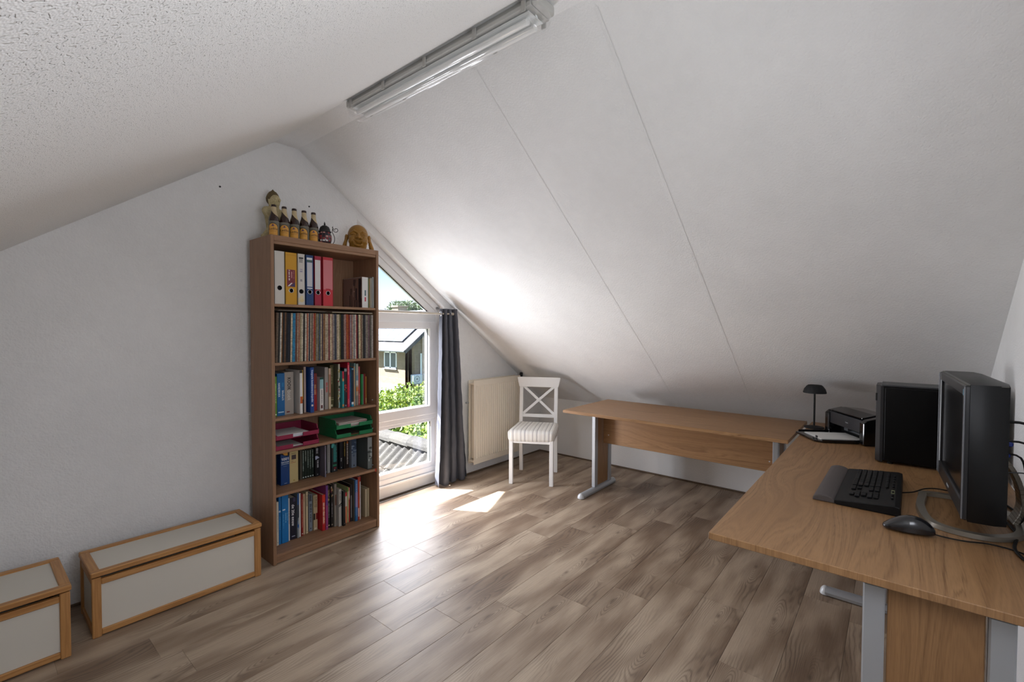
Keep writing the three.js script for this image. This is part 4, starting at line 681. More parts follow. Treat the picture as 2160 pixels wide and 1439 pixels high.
// fifth shelf
{
  const y = SHELF[4], s = ', under the letter trays', L = [
    [-3.205, -3.187, 0.205, 0.19, '#1f3a3c', 'dark teal paperback at the bookcase side', [['band', 0.3, 1, '#24261f'], ['blob', 0.4, 0.9, ['#5d6a52', '#6b6f70'], 5]]],
    [-3.180, -3.135, 0.19, 0.2, '#141619', 'black book beside the blue natural wonders book', [['blob', 0.6, 0.95, ['#3f4a2b'], 4]]],
    [-3.127, -3.070, 0.224, 0.212, '#0e3f7c', 'thick blue book of 1001 natural wonders', [['tri', '#201511', [[0, 0], [1, 0], [1, 0.1], [0.75, 0.13], [0, 0.04]]], ['tri', '#d59a3c', [[0.15, 0], [0.8, 0], [0.78, 0.1], [0.45, 0.09]]], ['flat', '1001', 0.2, '#eef1f4', 0.42], ['flat', 'NATUUR', 0.3, '#dfe6ee', 0.22], ['flat', 'WONDEREN', 0.355, '#c3d0de', 0.15], ['band', 0.42, 0.428, '#7d96b4', 0.3, 0.7], ['band', 0.945, 0.957, '#b6c4d4', 0.4, 0.7]]],
    [-3.067, -3.010, 0.217, 0.211, '#cdb983', 'thick cream book with small dark picture', [['print', 0.07, 0.09, '#9c8a5e', 0.5, 0.6], ['band', 0.13, 0.27, '#4a3b3c', 0.25, 0.75], ['print', 0.31, 0.33, '#a07f5c', 0.35, 0.3], ['print', 0.36, 0.375, '#b56a4c', 0.5, 0.7], ['disc', 0.93, '#a98f3e', 0.08]]],
    [-3.004, -2.996, 0.16, 0.19, '#5d6a2a', 'thin olive booklet pushed back', []],
    [-2.991, -2.977, 0.203, 0.2, '#4d4a40', 'grey-brown paperback', []],
  ];
  for (const [x0, x1, z, h, c, l, p] of L) book(x0, x1, y, z, h, c, l + s, p);
  for (let i = 0; i < 5; i++) { const x = -2.974 + i * 0.0165; book(x, x + 0.0145, y, 0.199, 0.198 - 0.0015 * i, '#16261d', ['first', 'second', 'third', 'fourth', 'fifth'][i] + ' slim dark green volume of five, counted from the cream book', [['print', 0.03, [0.74, 0.4, 0.63, 0.7, 0.66][i], '#a9b8ae', 0.5, 0.42], ['band', 0.93, 0.965, '#d6dcd6', 0.25, 0.8]], { group: 'set of five dark green volumes' }); }
  const L2 = [
    [-2.890, -2.860, 0.214, 0.199, '#121318', 'black thriller with white lettering', [['print', 0.02, 0.2, '#c9c9cc', 0.45, 0.5], ['blob', 0.3, 0.4, ['#7a7f9a', '#b9bfd6'], 4], ['print', 0.44, 0.7, '#d0d0d2', 0.6, 0.4], ['disc', 0.93, '#9a9a9c', 0.12]]],
    [-2.854, -2.845, 0.274, 0.217, '#6c6672', 'thin mauve-grey book standing proud', [['band', 0, 1, '#857f92', 0.4, 1]]],
    [-2.821, -2.803, 0.208, 0.202, '#1a1b1d', 'black book with small white foot mark', [['print', 0.03, 0.25, '#c9c9c9', 0.5, 0.3], ['band', 0.9, 0.97, '#e4e4e4', 0.3, 0.7]]],
    [-2.799, -2.777, 0.206, 0.203, '#9a9996', 'light grey paperback', [['print', 0.1, 0.6, '#777570', 0.5, 0.3]]],
    [-2.772, -2.726, 0.213, 0.208, '#1c2426', 'thick black book with large turquoise lettering', [['print', 0.06, 0.66, '#2f9a94', 0.62, 0.6], ['blob', 0.04, 0.14, ['#4fb3ae'], 3], ['band', 0.74, 0.8, '#2c7f5c', 0.25, 0.85], ['band', 0.84, 0.9, '#7e2b30', 0.4, 0.8], ['disc', 0.93, '#8d9294', 0.12]]],
    [-2.698, -2.673, 0.195, 0.204, '#15161c', 'black paperback with white foot print', [['print', 0.6, 0.7, '#e0e0e0', 0.5, 0.4], ['disc', 0.93, '#cfcfcf', 0.12]]],
    [-2.670, -2.653, 0.199, 0.205, '#19150f', 'black paperback with yellow title', [['print', 0.05, 0.55, '#b9962e', 0.5, 0.4]]],
    [-2.650, -2.626, 0.197, 0.2, '#2c1d14', 'dark brown paperback with white and orange title', [['band', 0.02, 0.1, '#c06a2c', 0.3, 0.7], ['print', 0.1, 0.85, '#d6cfc4', 0.5, 0.42]]],
    [-2.620, -2.580, 0.222, 0.212, '#7c8794', 'thick silver-blue book', [['band', 0, 0.5, '#3f4f66'], ['blob', 0.1, 0.6, ['#5b6b82', '#8fa0b4'], 12], ['band', 0.9, 0.95, '#20242a', 0.4, 0.6]]],
    [-2.566, -2.530, 0.346, 0.232, '#8b908f', 'large grey photo book standing forward', [['band', 0.4, 1, '#6f7775'], ['blob', 0.3, 0.75, ['#3c4340', '#a9afad'], 9], ['band', 0.97, 1, '#4b5250']]],
  ];
  for (const [x0, x1, z, h, c, l, p] of L2) book(x0, x1, y, z, h, c, l + s, p);
}
// lowest shelf
{
  const s = ' on the lowest shelf', L = [
    [-3.216, -3.196, 0.243, 0.295, '#15160f', 'black book with a dim floral picture', [['blob', 0.1, 0.4, ['#8a8566', '#5d5f45'], 8], ['band', 0.52, 0.56, '#c9c6b0', 0.3, 0.7], ['print', 0.6, 0.8, '#5e8a5a', 0.5, 0.3], ['print', 0.9, 0.97, '#9aa096', 0.5, 0.4]]],
    [-3.192, -3.171, 0.252, 0.312, '#1272b4', 'blue encyclopedia volume nearest the bookcase side', [['print', 0.29, 0.32, '#e3edf3', 0.6, 0.9], ['print', 0.42, 0.68, '#5fb0c9', 0.5, 0.3]]],
    [-3.168, -3.155, 0.252, 0.282, '#d6cdb9', 'slim cream paperback between blue volumes', [['print', 0.3, 0.7, '#a59c87', 0.5, 0.25], ['disc', 0.93, '#77705f', 0.2]]],
    [-3.152, -3.136, 0.246, 0.308, '#1070b2', 'narrow blue encyclopedia volume', [['print', 0.29, 0.32, '#e3edf3', 0.5, 0.9], ['print', 0.42, 0.68, '#4f9fd0', 0.5, 0.3]]],
    [-3.133, -3.091, 0.247, 0.312, '#1078be', 'broad blue encyclopedia volume', [['print', 0.29, 0.32, '#e3edf3', 0.35, 0.5], ['print', 0.4, 0.68, '#5aa9d8', 0.25, 0.12], ['print', 0.38, 0.58, '#8cc7e6', 0.6, 0.14], ['print', 0.38, 0.55, '#6fb4de', 0.85, 0.1]]],
    [-3.088, -3.079, 0.241, 0.282, '#d5d6d6', 'thin white booklet with red print', [['print', 0.3, 0.6, '#8a4a44', 0.5, 0.3]]],
    [-3.074, -3.036, 0.237, 0.277, '#12162a', 'navy book about the twentieth century with white lettering', [['text', 'de 20e eeuw', 0.16, '#f0f0f2', 0.45, 0.62, 'bold ', 'sans-serif', 0.56], ['band', 0.0, 0.1, '#3d3556', 0.5, 0.9], ['band', 0.915, 0.935, '#aab2c4', 0.25, 0.8]]],
    [-3.031, -3.020, 0.245, 0.297, '#2c5d9c', 'thin blue and grey photo book', [['band', 0.25, 0.6, '#3a4350'], ['blob', 0.5, 0.8, ['#9fa8ad', '#d5d9db'], 6], ['band', 0.8, 1, '#8d9499']]],
    [-3.016, -3.006, 0.238, 0.294, '#e4e2de', 'thin plain white book', []],
    [-2.999, -2.986, 0.232, 0.284, '#93241c', 'brick red book with pale print', [['print', 0.14, 0.8, '#c98d76', 0.5, 0.3], ['disc', 0.95, '#e0d6c9', 0.3]]],
    [-2.981, -2.968, 0.222, 0.276, '#cdb291', 'peach-beige paperback', [['print', 0.06, 0.2, '#9a6e52', 0.5, 0.3]]],
    [-2.962, -2.948, 0.222, 0.286, '#d6c59e', 'pale yellow paperback', [['print', 0.08, 0.35, '#5c5442', 0.5, 0.35], ['disc', 0.95, '#8a7a52', 0.2]]],
    [-2.935, -2.910, 0.207, 0.256, '#7d8791', 'grey-blue book with heavy dark lettering', [['print', 0.02, 0.2, '#22272e', 0.5, 0.75], ['print', 0.26, 0.5, '#39424d', 0.55, 0.6], ['print', 0.54, 0.75, '#2a3038', 0.5, 0.3], ['disc', 0.92, '#1b1f24', 0.16]]],
    [-2.905, -2.877, 0.214, 0.243, '#c7b48d', 'sand-coloured book with black and red blocks', [['print', 0.03, 0.36, '#4a4030', 0.35, 0.2], ['print', 0.05, 0.36, '#4a4030', 0.75, 0.2], ['band', 0.52, 0.7, '#241f1c', 0, 0.4], ['band', 0.52, 0.7, '#7e1f1f', 0.6, 1], ['print', 0.93, 0.97, '#f0ead8', 0.5, 0.6]]],
    [-2.871, -2.849, 0.268, 0.25, '#b91f22', 'bright red book with cream block lettering standing proud', [['band', 0, 0.2, '#d2321f'], ['print', 0.22, 0.82, '#ead9b9', 0.5, 0.6]]],
    [-2.845, -2.829, 0.268, 0.308, '#6a3a86', 'tall purple and pink book', [['band', 0.45, 1, '#9a3f78'], ['print', 0.92, 0.95, '#dcc6da', 0.5, 0.4]]],
    [-2.822, -2.805, 0.25, 0.297, '#14130f', 'black volume with tan pictures and green-grey title', [['blob', 0.02, 0.35, ['#a58d54', '#6d4a34', '#8a7a4a'], 9], ['print', 0.42, 0.75, '#8f9c92', 0.5, 0.4], ['disc', 0.94, '#cbb98a', 0.3]]],
    [-2.802, -2.785, 0.257, 0.3, '#16120f', 'black volume with maroon and tan pictures', [['blob', 0.02, 0.35, ['#7c2b40', '#a58d54', '#b39a8a'], 9], ['print', 0.42, 0.75, '#9a949c', 0.5, 0.35], ['disc', 0.94, '#b3a58a', 0.3]]],
    [-2.781, -2.764, 0.266, 0.301, '#8d857a', 'grey-beige tall book with brown picture', [['band', 0.25, 0.5, '#6b4638', 0.3, 0.9]]],
    [-2.760, -2.740, 0.288, 0.263, '#bcb9b0', 'grey-white paperback with black emblem', [['print', 0.06, 0.34, '#55544f', 0.5, 0.4], ['tri', '#17181a', [[0, 0.42], [1, 0.36], [1, 0.4], [0, 0.45]]], ['tri', '#17181a', [[0, 0.46], [1, 0.42], [1, 0.44], [0, 0.48]]]]],
    [-2.736, -2.719, 0.304, 0.248, '#0f1114', 'plain black book', [['disc', 0.93, '#b9b9b9', 0.12]]],
    [-2.716, -2.707, 0.274, 0.218, '#6f2a44', 'short thin wine red booklet', [['band', 0.5, 1, '#55505a']]],
    [-2.704, -2.687, 0.271, 0.22, '#d9865e', 'short orange and white paperback with red top', [['band', 0, 0.12, '#c9323a'], ['band', 0.12, 0.45, '#ddd3c6']]],
    [-2.684, -2.676, 0.271, 0.255, '#b9c489', 'thin pale green booklet', [['band', 0, 0.12, '#5d9a3a']]],
    [-2.674, -2.665, 0.27, 0.25, '#b93a35', 'thin red and pink booklet', [['band', 0, 0.35, '#d98d78'], ['band', 0.1, 0.3, '#e6cfd0', 0.3, 0.8]]],
    [-2.661, -2.646, 0.271, 0.27, '#2b2526', 'charcoal book with pale stripe', [['band', 0.3, 0.9, '#8a8a86', 0.35, 0.75]]],
    [-2.644, -2.638, 0.286, 0.297, '#5b5449', 'thin tall grey-brown booklet', []],
    [-2.636, -2.617, 0.296, 0.3, '#4d79b0', 'tall light blue and lilac book', [['band', 0.3, 0.66, '#8d88b4'], ['band', 0.86, 1, '#2f6a9c'], ['print', 0.1, 0.28, '#a9c3df', 0.5, 0.3]]],
    [-2.614, -2.598, 0.29, 0.314, '#b4442a', 'tall orange-red book with white patch', [['band', 0, 1, '#8f1f1c', 0, 0.25], ['band', 0.72, 0.92, '#e8c9bc', 0.3, 0.7]]],
    [-2.595, -2.588, 0.287, 0.315, '#e8e2de', 'thin tall white booklet with red top', [['band', 0, 0.12, '#b3202a']]],
    [-2.580, -2.568, 0.25, 0.3, '#b9762c', 'tall ochre book', [['band', 0, 0.12, '#a59a5c'], ['band', 0.5, 1, '#5b2f22']]],
    [-2.548, -2.533, 0.283, 0.208, '#b9a888', 'short beige book leaning forward by the bookcase side', [['band', 0, 1, '#cbbb9c', 0.2, 0.9]]],
    [-2.530, -2.516, 0.285, 0.21, '#c6b693', 'short pale cream book tight against the bookcase side', []],
  ];
  for (const [x0, x1, z, h, c, l, p] of L) book(x0, x1, BOTTOM, z, h, c, l + s, p);
}
// second shelf: long-playing records, spine by spine, and sleeves laid flat on top
{
  const cols = 'brown:5a4634 taupe:7a6a58 black:2a2723 white:cfc9bd tan:9a6a3c black:171513 brown:6b4a30 black:1a1c22 navy:20283a black:171719 cream:c9b9a0 blue:2484ae blue:2c86b0 brown:7a4a3a cream:b9a088 pink:b97f68 olive:8d8a66 cream:c6b798 cream:d2c8b2 black:1c1a18 cream:c9bfae rust:a34a2c cream:c4a68c slate:4a505c cream:c2b09a dark:2a2422 beige:bda48e red:a82228 ochre:a0662c grey:8d8a80 olive:7a7a5c slate:56606c cream:bfae93 plum:4a3c4a tan:8a6440 tan:946c48 cream:cbbba0 cream:c2b49a wine:7c3038 cream:ccb99c beige:c4ac8c mauve:8a6c6a grey:a8a49c navy:2c3448 grey:8f8c8c cream:c4b498 cream:d0c4aa olive:7a7448 black:15181c black:1a1e22 mauve:a3857c mauve:a08078 rust:a8492c orange:b8632e red:8d3030 grey:9a9a9c rust:8a3c30 cream:c6b8a4 grey:8a8890 cream:ccc2b0 red:9c3034 dark:282426 cream:d6caa4 cream:cdbf98 brown:86644c grey:8c8270 black:26262a slate:5a585c grey:a29888 grey:948a80 mauve:7c5c68 olive:4c4836 grey:8a847c white:b8b2aa'.split(' ').map((t) => t.split(':'));
  const nameOf = { brown: 'brown', taupe: 'taupe', black: 'black', white: 'off-white', tan: 'tan', navy: 'navy blue', cream: 'cream', blue: 'bright blue', pink: 'dusty pink', olive: 'olive', rust: 'rust red', slate: 'slate grey', dark: 'nearly black', beige: 'beige', red: 'red', ochre: 'ochre', grey: 'grey', plum: 'plum', wine: 'wine red', mauve: 'mauve', orange: 'orange' };
  const worn = tex(64, 512, (u, v) => { const a = pn(u * 4, v * 60, 4, 60, 91), b = pn(u * 3, v * 9, 3, 9, 92); return mixc([255, 255, 255], [150, 145, 140], clamp(0.25 + 0.5 * a + 0.3 * b)); });
  worn.repeat.set(1, 1);
  const r = rng(77), n = cols.length, W = -2.514 - -3.218, mats = {}; let x = -3.2165; const ws = cols.map(() => 0.7 + 0.6 * r()), sum = ws.reduce((a, b) => a + b);
  const lean = (t) => -0.028 * Math.max(0, 1 - t * 1.6);
  cols.forEach(([c, hex], i) => {
    const w = ws[i] / sum * (W - 0.018) , h = 0.306 + 0.004 * r(), g = cb(w * 0.96, h, 0.278, 0, h / 2, 0, 0.0007), uv = g.attributes.uv, p = g.attributes.position, o = r() * 0.8;
    for (let k = 0; k < p.count; k++) uv.setXY(k, 0.3 + p.getX(k) * 10, p.getY(k) / 0.6 + o);
    const m = solo('record_sleeve', g, mats[hex] ??= std(new THREE.Color('#' + hex), 0.7, { map: worn }), nameOf[c] + ' record sleeve ' + (i === 0 ? 'against the bookcase side, next to a ' + nameOf[cols[1][0]] + ' one' : i === n - 1 ? 'against the bookcase side, next to a ' + nameOf[cols[n - 2][0]] + ' one' : 'between a ' + nameOf[cols[i - 1][0]] + ' and a ' + nameOf[cols[i + 1][0]] + ' one') + ' in the record row', 'record', 'vinyl records on the second shelf');
    const t = i / n; m.position.set(x + w / 2, SHELF[1] + 0.0004 + Math.abs(Math.sin(lean(t))) * w / 2, 0.367 - 0.139 - 0.006 * r()); m.rotation.z = lean(t);
    x += w;
  });
  const flat = [[-3.2, -2.9, 0.0, '#4a4038', 'dark brown'], [-3.19, -2.88, 0.004, '#8c8478', 'grey'], [-2.842, -2.53, 0.0, '#b9a986', 'cream'], [-2.84, -2.532, 0.004, '#c9c2b4', 'pale']];
  for (const [x0, x1, dy, c, nm] of flat) solo('record_sleeve', cbr(x0, x1, 0, 0.0034, 0.085, 0.36, 0.0006), std(new THREE.Color(c), 0.7, { map: worn }), nm + ' record sleeve lying flat on top of the record row', 'record', 'record sleeves laid flat').position.y = SHELF[1] + 0.3165 + dy;
}
// first shelf: lever arch files
function binder(x0, x1, z, h, base, label, opt) {
  const w = x1 - x0, d = Math.min(0.285, z - 0.082), b = thing('lever_arch_file', label, 'binder', 'lever arch files on the top shelf'); b.position.set((x0 + x1) / 2, SHELF[0] + 0.0004, z - d / 2);
  const c = spineCell(w, h, base, opt.print ?? []);
  const g = merge([cb(0.003, h, d, -w / 2 + 0.0015, h / 2, 0, 0.0006), cb(0.003, h, d, w / 2 - 0.0015, h / 2, 0, 0.0006)]);
  // spine with a finger hole
  const s = new THREE.Shape([[-w / 2, 0], [w / 2, 0], [w / 2, h], [-w / 2, h]].map(([a, q]) => new THREE.Vector2(a, q))), hole = new THREE.Path(); hole.absarc(0, opt.hole, 0.0125, 0, Math.PI * 2, true); s.holes.push(hole);
  const sp = new THREE.ExtrudeGeometry(s, { depth: 0.003, bevelEnabled: false, curveSegments: 20 }).translate(0, 0, d / 2 - 0.003);
  part('cover', coverUV(merge([g, sp]), w, h, d, c), bookMat, b);
  if (opt.ring) part('finger_ring', new THREE.TorusGeometry(0.0135, 0.0022, 8, 28).translate(0, opt.hole, d / 2), M.chrome, b);
  else part('finger_ring', new THREE.TorusGeometry(0.013, 0.0016, 8, 28).translate(0, opt.hole, d / 2 - 0.0005), M.blackPlastic, b);
  part('inside', cb(w - 0.008, h - 0.01, d - 0.04, 0, h / 2, -0.008, 0.001), M.rubber, b);
  if (opt.label) { const [a, e, lo, hi, col] = opt.label; part('spine_label', cbr(a * w, e * w, lo * h, hi * h, d / 2, d / 2 + 0.0008, 0.0003), std(col, 0.35), b); }
  return b;
}
binder(-3.216, -3.155, 0.366, 0.322, '#cdc9c1', 'plain white lever arch file against the bookcase side', { hole: 0.098 });
binder(-3.151, -3.079, 0.366, 0.321, '#c9941c', 'yellow lever arch file with maroon sticker', { hole: 0.086, ring: true, print: [['band', 0.33, 0.66, '#7c2f38', 0.17, 0.83], ['print', 0.34, 0.53, '#e9e1dc', 0.35, 0.12], ['print', 0.37, 0.49, '#d9a9a0', 0.55, 0.08], ['print', 0.35, 0.52, '#b57f7c', 0.72, 0.04], ['tri', '#e6e4e6', [[0.2, 0.65], [0.5, 0.585], [0.62, 0.585], [0.34, 0.65]]], ['tri', '#3a3560', [[0.42, 0.65], [0.8, 0.57], [0.8, 0.65]]], ['band', 0.05, 0.06, '#b98416', 0.1, 0.9]] });
binder(-3.066, -3.020, 0.349, 0.324, '#cfcbc4', 'narrow white lever arch file with small printed label', { hole: 0.086, print: [['band', 0.07, 0.1, '#3c3c3c', 0.22, 0.78], ['print', 0.1, 0.16, '#8c8a86', 0.5, 0.55], ['print', 0.3, 0.35, '#8d87a6', 0.5, 0.35], ['print', 0.5, 0.53, '#7a7884', 0.5, 0.3], ['blob', 0.8, 0.96, ['#d8c690', '#d9ccA8'], 6]] });
binder(-3.013, -2.964, 0.350, 0.323, '#1c3f72', 'dark blue lever arch file with white spine label', { hole: 0.086, ring: true, print: [['band', 0.055, 0.1, '#e2e2e0', 0.16, 0.84], ['band', 0.11, 0.14, '#4d6654', 0.16, 0.84], ['band', 0.15, 0.63, '#c5c6cb', 0.18, 0.84], ['band', 0.65, 0.67, '#e2e2e0', 0.2, 0.84]] });
binder(-2.949, -2.902, 0.335, 0.325, '#a31f3b', 'crimson lever arch file with narrow white label', { hole: 0.087, ring: true, print: [['band', 0.08, 0.67, '#d6d4d2', 0.12, 0.84]] });
binder(-2.884, -2.811, 0.320, 0.328, '#c62f3b', 'bright red lever arch file with large pink label', { hole: 0.088, ring: true, print: [['band', 0.06, 0.66, '#cf7a80', 0.1, 0.92], ['band', 0.64, 0.67, '#b52f3a', 0.3, 0.75]] });
// boxed set and magazines at the right end of the first shelf
{
  const c = thing('photo_book', 'large white box file with a pale photo on its side, top shelf', 'book'), x0 = -2.604, x1 = -2.556, h = 0.218, d = 0.25, z = 0.344;
  c.position.set((x0 + x1) / 2, SHELF[0] + 0.0004, z - d / 2);
  const cv = document.createElement('canvas'); cv.width = 256; cv.height = 256; const q = cv.getContext('2d'); q.fillStyle = '#8e7468'; q.fillRect(0, 0, 256, 256); const r = rng(31); for (let i = 0; i < 26; i++) { q.fillStyle = ['#7a6258', '#a08a7c', '#5d4a44', '#94705c', '#b9a294', '#3a3033'][(r() * 6) | 0]; q.fillRect(90 + r() * 166, r() * 200, 6 + r() * 22, 30 + r() * 120); } q.fillStyle = '#4a3d3a'; q.fillRect(140, 14, 26, 54); q.fillRect(86, 150, 9, 106); q.fillStyle = '#241f24'; q.fillRect(210, 10, 34, 200);
  const ph = new THREE.CanvasTexture(cv); ph.colorSpace = THREE.SRGBColorSpace;
  part('case', cb(x1 - x0, h, d, 0, h / 2, 0, 0.001), M.paper, c);
  const g = new THREE.PlaneGeometry(d * 0.985, h * 0.985), pb = new THREE.BoxGeometry(d * 0.985, h * 0.985, 0.0006).rotateY(-Math.PI / 2).translate(-(x1 - x0) / 2 - 0.0003, h / 2, 0);
  part('cover_photo', pb, std(0xffffff, 0.4, { map: ph }), c);
  part('spine_print', merge([cbr(-0.004, 0.006, 0.085, 0.125, d / 2, d / 2 + 0.0004, 0.0001)]), std(0x4a6a70, 0.5), c);
  part('spine_print', merge([cbr(-0.004, 0.006, 0.045, 0.075, d / 2, d / 2 + 0.0004, 0.0001)]), std(0xc2334c, 0.5), c);
  book(-2.553, -2.545, SHELF[0], 0.352, 0.21, '#8a9a6a', 'thin green and orange magazine beside the white box file', [['band', 0, 1, '#b5642f', 0.4, 0.7]], { name: 'magazine', cat: 'magazine' });
  book(-2.543, -2.534, SHELF[0], 0.356, 0.214, '#b9b4a8', 'thin pale grey magazine beside the white box file', [], { name: 'magazine', cat: 'magazine' });
  book(-2.532, -2.518, SHELF[0], 0.360, 0.222, '#8f938f', 'grey magazine folder against the bookcase side', [['band', 0, 1, '#b4b8b6', 0.2, 0.5]], { name: 'magazine', cat: 'magazine' });
}
// fourth shelf: letter trays in two stacks
function letterTray(x0, x1, z1, y, mat, label, group) {
  const t = thing('letter_tray', label, 'letter tray', group), w = x1 - x0, d = 0.24, h = 0.062; t.position.set((x0 + x1) / 2, y, z1 - d / 2);
  part('floor', cb(w - 0.006, 0.003, d, 0, 0.0035, 0, 0.001), mat, t);
  const prof = [[-d / 2, 0], [d / 2, 0], [d / 2 + 0.002, 0.03], [d / 2 - 0.012, 0.036], [d / 2 - 0.014, 0.048], [d / 2 - 0.026, h], [-d / 2, h]];
  for (const s of [-1, 1]) part('side', extr(prof, 0.004, 0.0008).rotateY(-Math.PI / 2).translate(s * (w / 2 - 0.002) + 0.002, 0.0005, 0), mat, t);
  part('back', cb(w - 0.008, h - 0.002, 0.003, 0, h / 2, -d / 2 + 0.002, 0.001), mat, t);
  for (const s of [-1, 1]) part('front_lip', cb(w * 0.38, 0.026, 0.004, s * (w / 2 - w * 0.19 - 0.001), 0.0145, d / 2 - 0.0005, 0.0012), mat, t);
  return t;
}
{
  const mg = std(0x8c2142, 0.4), gn = std(0x1f7a4c, 0.4), y = SHELF[3] + 0.0005;
  letterTray(-3.212, -2.938, 0.356, y, mg, 'lower maroon plastic letter tray on the shelf', 'maroon letter trays');
  letterTray(-3.212, -2.938, 0.356, y + 0.0635, mg, 'upper maroon plastic letter tray holding loose papers', 'maroon letter trays');
  letterTray(-2.806, -2.526, 0.346, y, gn, 'lower green plastic letter tray on the shelf', 'green letter trays');
  letterTray(-2.806, -2.526, 0.346, y + 0.0625, gn, 'upper green plastic letter tray piled with magazines', 'green letter trays');
  const sheets = (x0, x1, z0, z1, n, y0, cols, label, th, seed) => { const s = thing('paper_stack', label, 'papers'), r = rng(seed); s.position.set((x0 + x1) / 2, y0, (z0 + z1) / 2); for (let i = 0; i < n; i++) { const g = part('sheet', cb(x1 - x0 - 0.01 * r(), th, z1 - z0 - 0.01 * r(), 0, 0, 0, 0.0003), std(new THREE.Color(cols[i % cols.length]), 0.8), s); g.position.set((r() - 0.5) * 0.012, th / 2 + i * (th + 0.0003), (r() - 0.5) * 0.01); g.rotation.y = (r() - 0.5) * 0.08; } };
  sheets(-3.19, -2.99, 0.14, 0.345, 5, y + 0.0635 + 0.006, ['#dadce4', '#e3e3e3', '#d3d5de'], 'loose white papers in the upper maroon letter tray', 0.0035, 1);
  sheets(-3.19, -3.03, 0.15, 0.34, 2, y + 0.006, ['#cfccc6'], 'a few papers in the lower maroon letter tray', 0.003, 2);
  sheets(-2.785, -2.56, 0.13, 0.332, 8, y + 0.0625 + 0.006, ['#d9d2c6', '#8a4a48', '#d5c9c0', '#e0dcd4', '#b9a9a0'], 'pile of magazines and papers in the upper green letter tray', 0.004, 3);
  sheets(-2.77, -2.6, 0.14, 0.33, 2, y + 0.006, ['#9a6a34', '#4d4030'], 'dark folders in the lower green letter tray', 0.0045, 4);
}
// ------------------------------------------------------------------ things on top of the bookcase
const TOP = BH + 0.0005;
const label = document.createElement('canvas'); label.width = 512; label.height = 512;
{ const x = label.getContext('2d'); x.fillStyle = '#6d6a5e'; x.fillRect(0, 0, 512, 512); x.fillStyle = '#8b8778'; x.fillRect(0, 0, 512, 14); x.fillStyle = '#2b2620'; x.beginPath(); x.moveTo(120, 512); x.lineTo(120, 220); x.quadraticCurveTo(130, 80, 256, 70); x.quadraticCurveTo(382, 80, 392, 220); x.lineTo(392, 512); x.fill();
  x.fillStyle = '#dfa345'; x.beginPath(); x.moveTo(134, 512); x.lineTo(134, 226); x.quadraticCurveTo(146, 96, 256, 86); x.quadraticCurveTo(366, 96, 378, 226); x.lineTo(378, 512); x.fill();
  x.fillStyle = '#5b3a66'; x.fillRect(238, 130, 36, 46); x.beginPath(); x.moveTo(232, 140); x.lineTo(256, 104); x.lineTo(280, 140); x.fill(); x.fillRect(220, 156, 72, 20); x.fillStyle = '#1a1410'; x.font = 'bold 92px serif'; x.textAlign = 'center'; x.fillText('Leffe', 256, 300); x.fillStyle = '#a8742c'; x.fillRect(160, 330, 192, 8); x.fillRect(180, 350, 152, 6); }
const labTex = new THREE.CanvasTexture(label); labTex.colorSpace = THREE.SRGBColorSpace;
const foil = document.createElement('canvas'); foil.width = 256; foil.height = 256;
{ const x = foil.getContext('2d'); x.fillStyle = '#d5c29a'; x.fillRect(0, 0, 256, 256); x.strokeStyle = '#7d6a4a'; x.lineWidth = 5; for (let i = -4; i < 14; i++) { x.beginPath(); x.moveTo(0, i * 30 + 40); x.quadraticCurveTo(128, i * 30, 256, i * 30 - 10); x.stroke(); } }
const foilTex = new THREE.CanvasTexture(foil); foilTex.colorSpace = THREE.SRGBColorSpace;
const bottleGlass = phys(0x2b1008, 0.12, { clearcoat: 0.4, clearcoatRoughness: 0.05 });
const labelM = std(0xffffff, 0.5, { map: labTex }), foilM = std(0xffffff, 0.45, { map: foilTex }), capM = std(0x2e1a16, 0.35);
const prof = [[0, 0.002], [0.026, 0.0], [0.0295, 0.004], [0.0305, 0.012], [0.0305, 0.112], [0.0295, 0.122], [0.0255, 0.138], [0.019, 0.156], [0.0148, 0.178], [0.0132, 0.2], [0.0135, 0.205], [0.0135, 0.211], [0, 0.211]];
const radiusAt = (y) => { for (let i = 1; i < prof.length; i++) if (prof[i][1] >= y && prof[i][1] > prof[i - 1][1]) { const [r0, a] = prof[i - 1], [r1, b] = prof[i]; return r0 + (r1 - r0) * clamp((y - a) / (b - a)); } return 0.013; };
const wrap = (yLo, yHi, span, off, n = 40, m = 14) => { // surface round the bottle between two heights that may change with the angle
  const pos = [], uv = [], idx = [];
  for (let i = 0; i <= n; i++) { const t = i / n, a = (t - 0.5) * span, lo = yLo(a), hi = yHi(a); for (let j = 0; j <= m; j++) { const y = lo + (hi - lo) * j / m, r = radiusAt(y) + off; pos.push(Math.sin(a) * r, y, Math.cos(a) * r); uv.push(t, j / m); } }
  for (let i = 0; i < n; i++) for (let j = 0; j < m; j++) { const a = i * (m + 1) + j, b = a + m + 1; idx.push(a, b, a + 1, b, b + 1, a + 1); }
  const g = new THREE.BufferGeometry(); g.setAttribute('position', new THREE.Float32BufferAttribute(pos, 3)); g.setAttribute('uv', new THREE.Float32BufferAttribute(uv, 2)); g.setIndex(idx); g.computeVertexNormals(); return g;
};
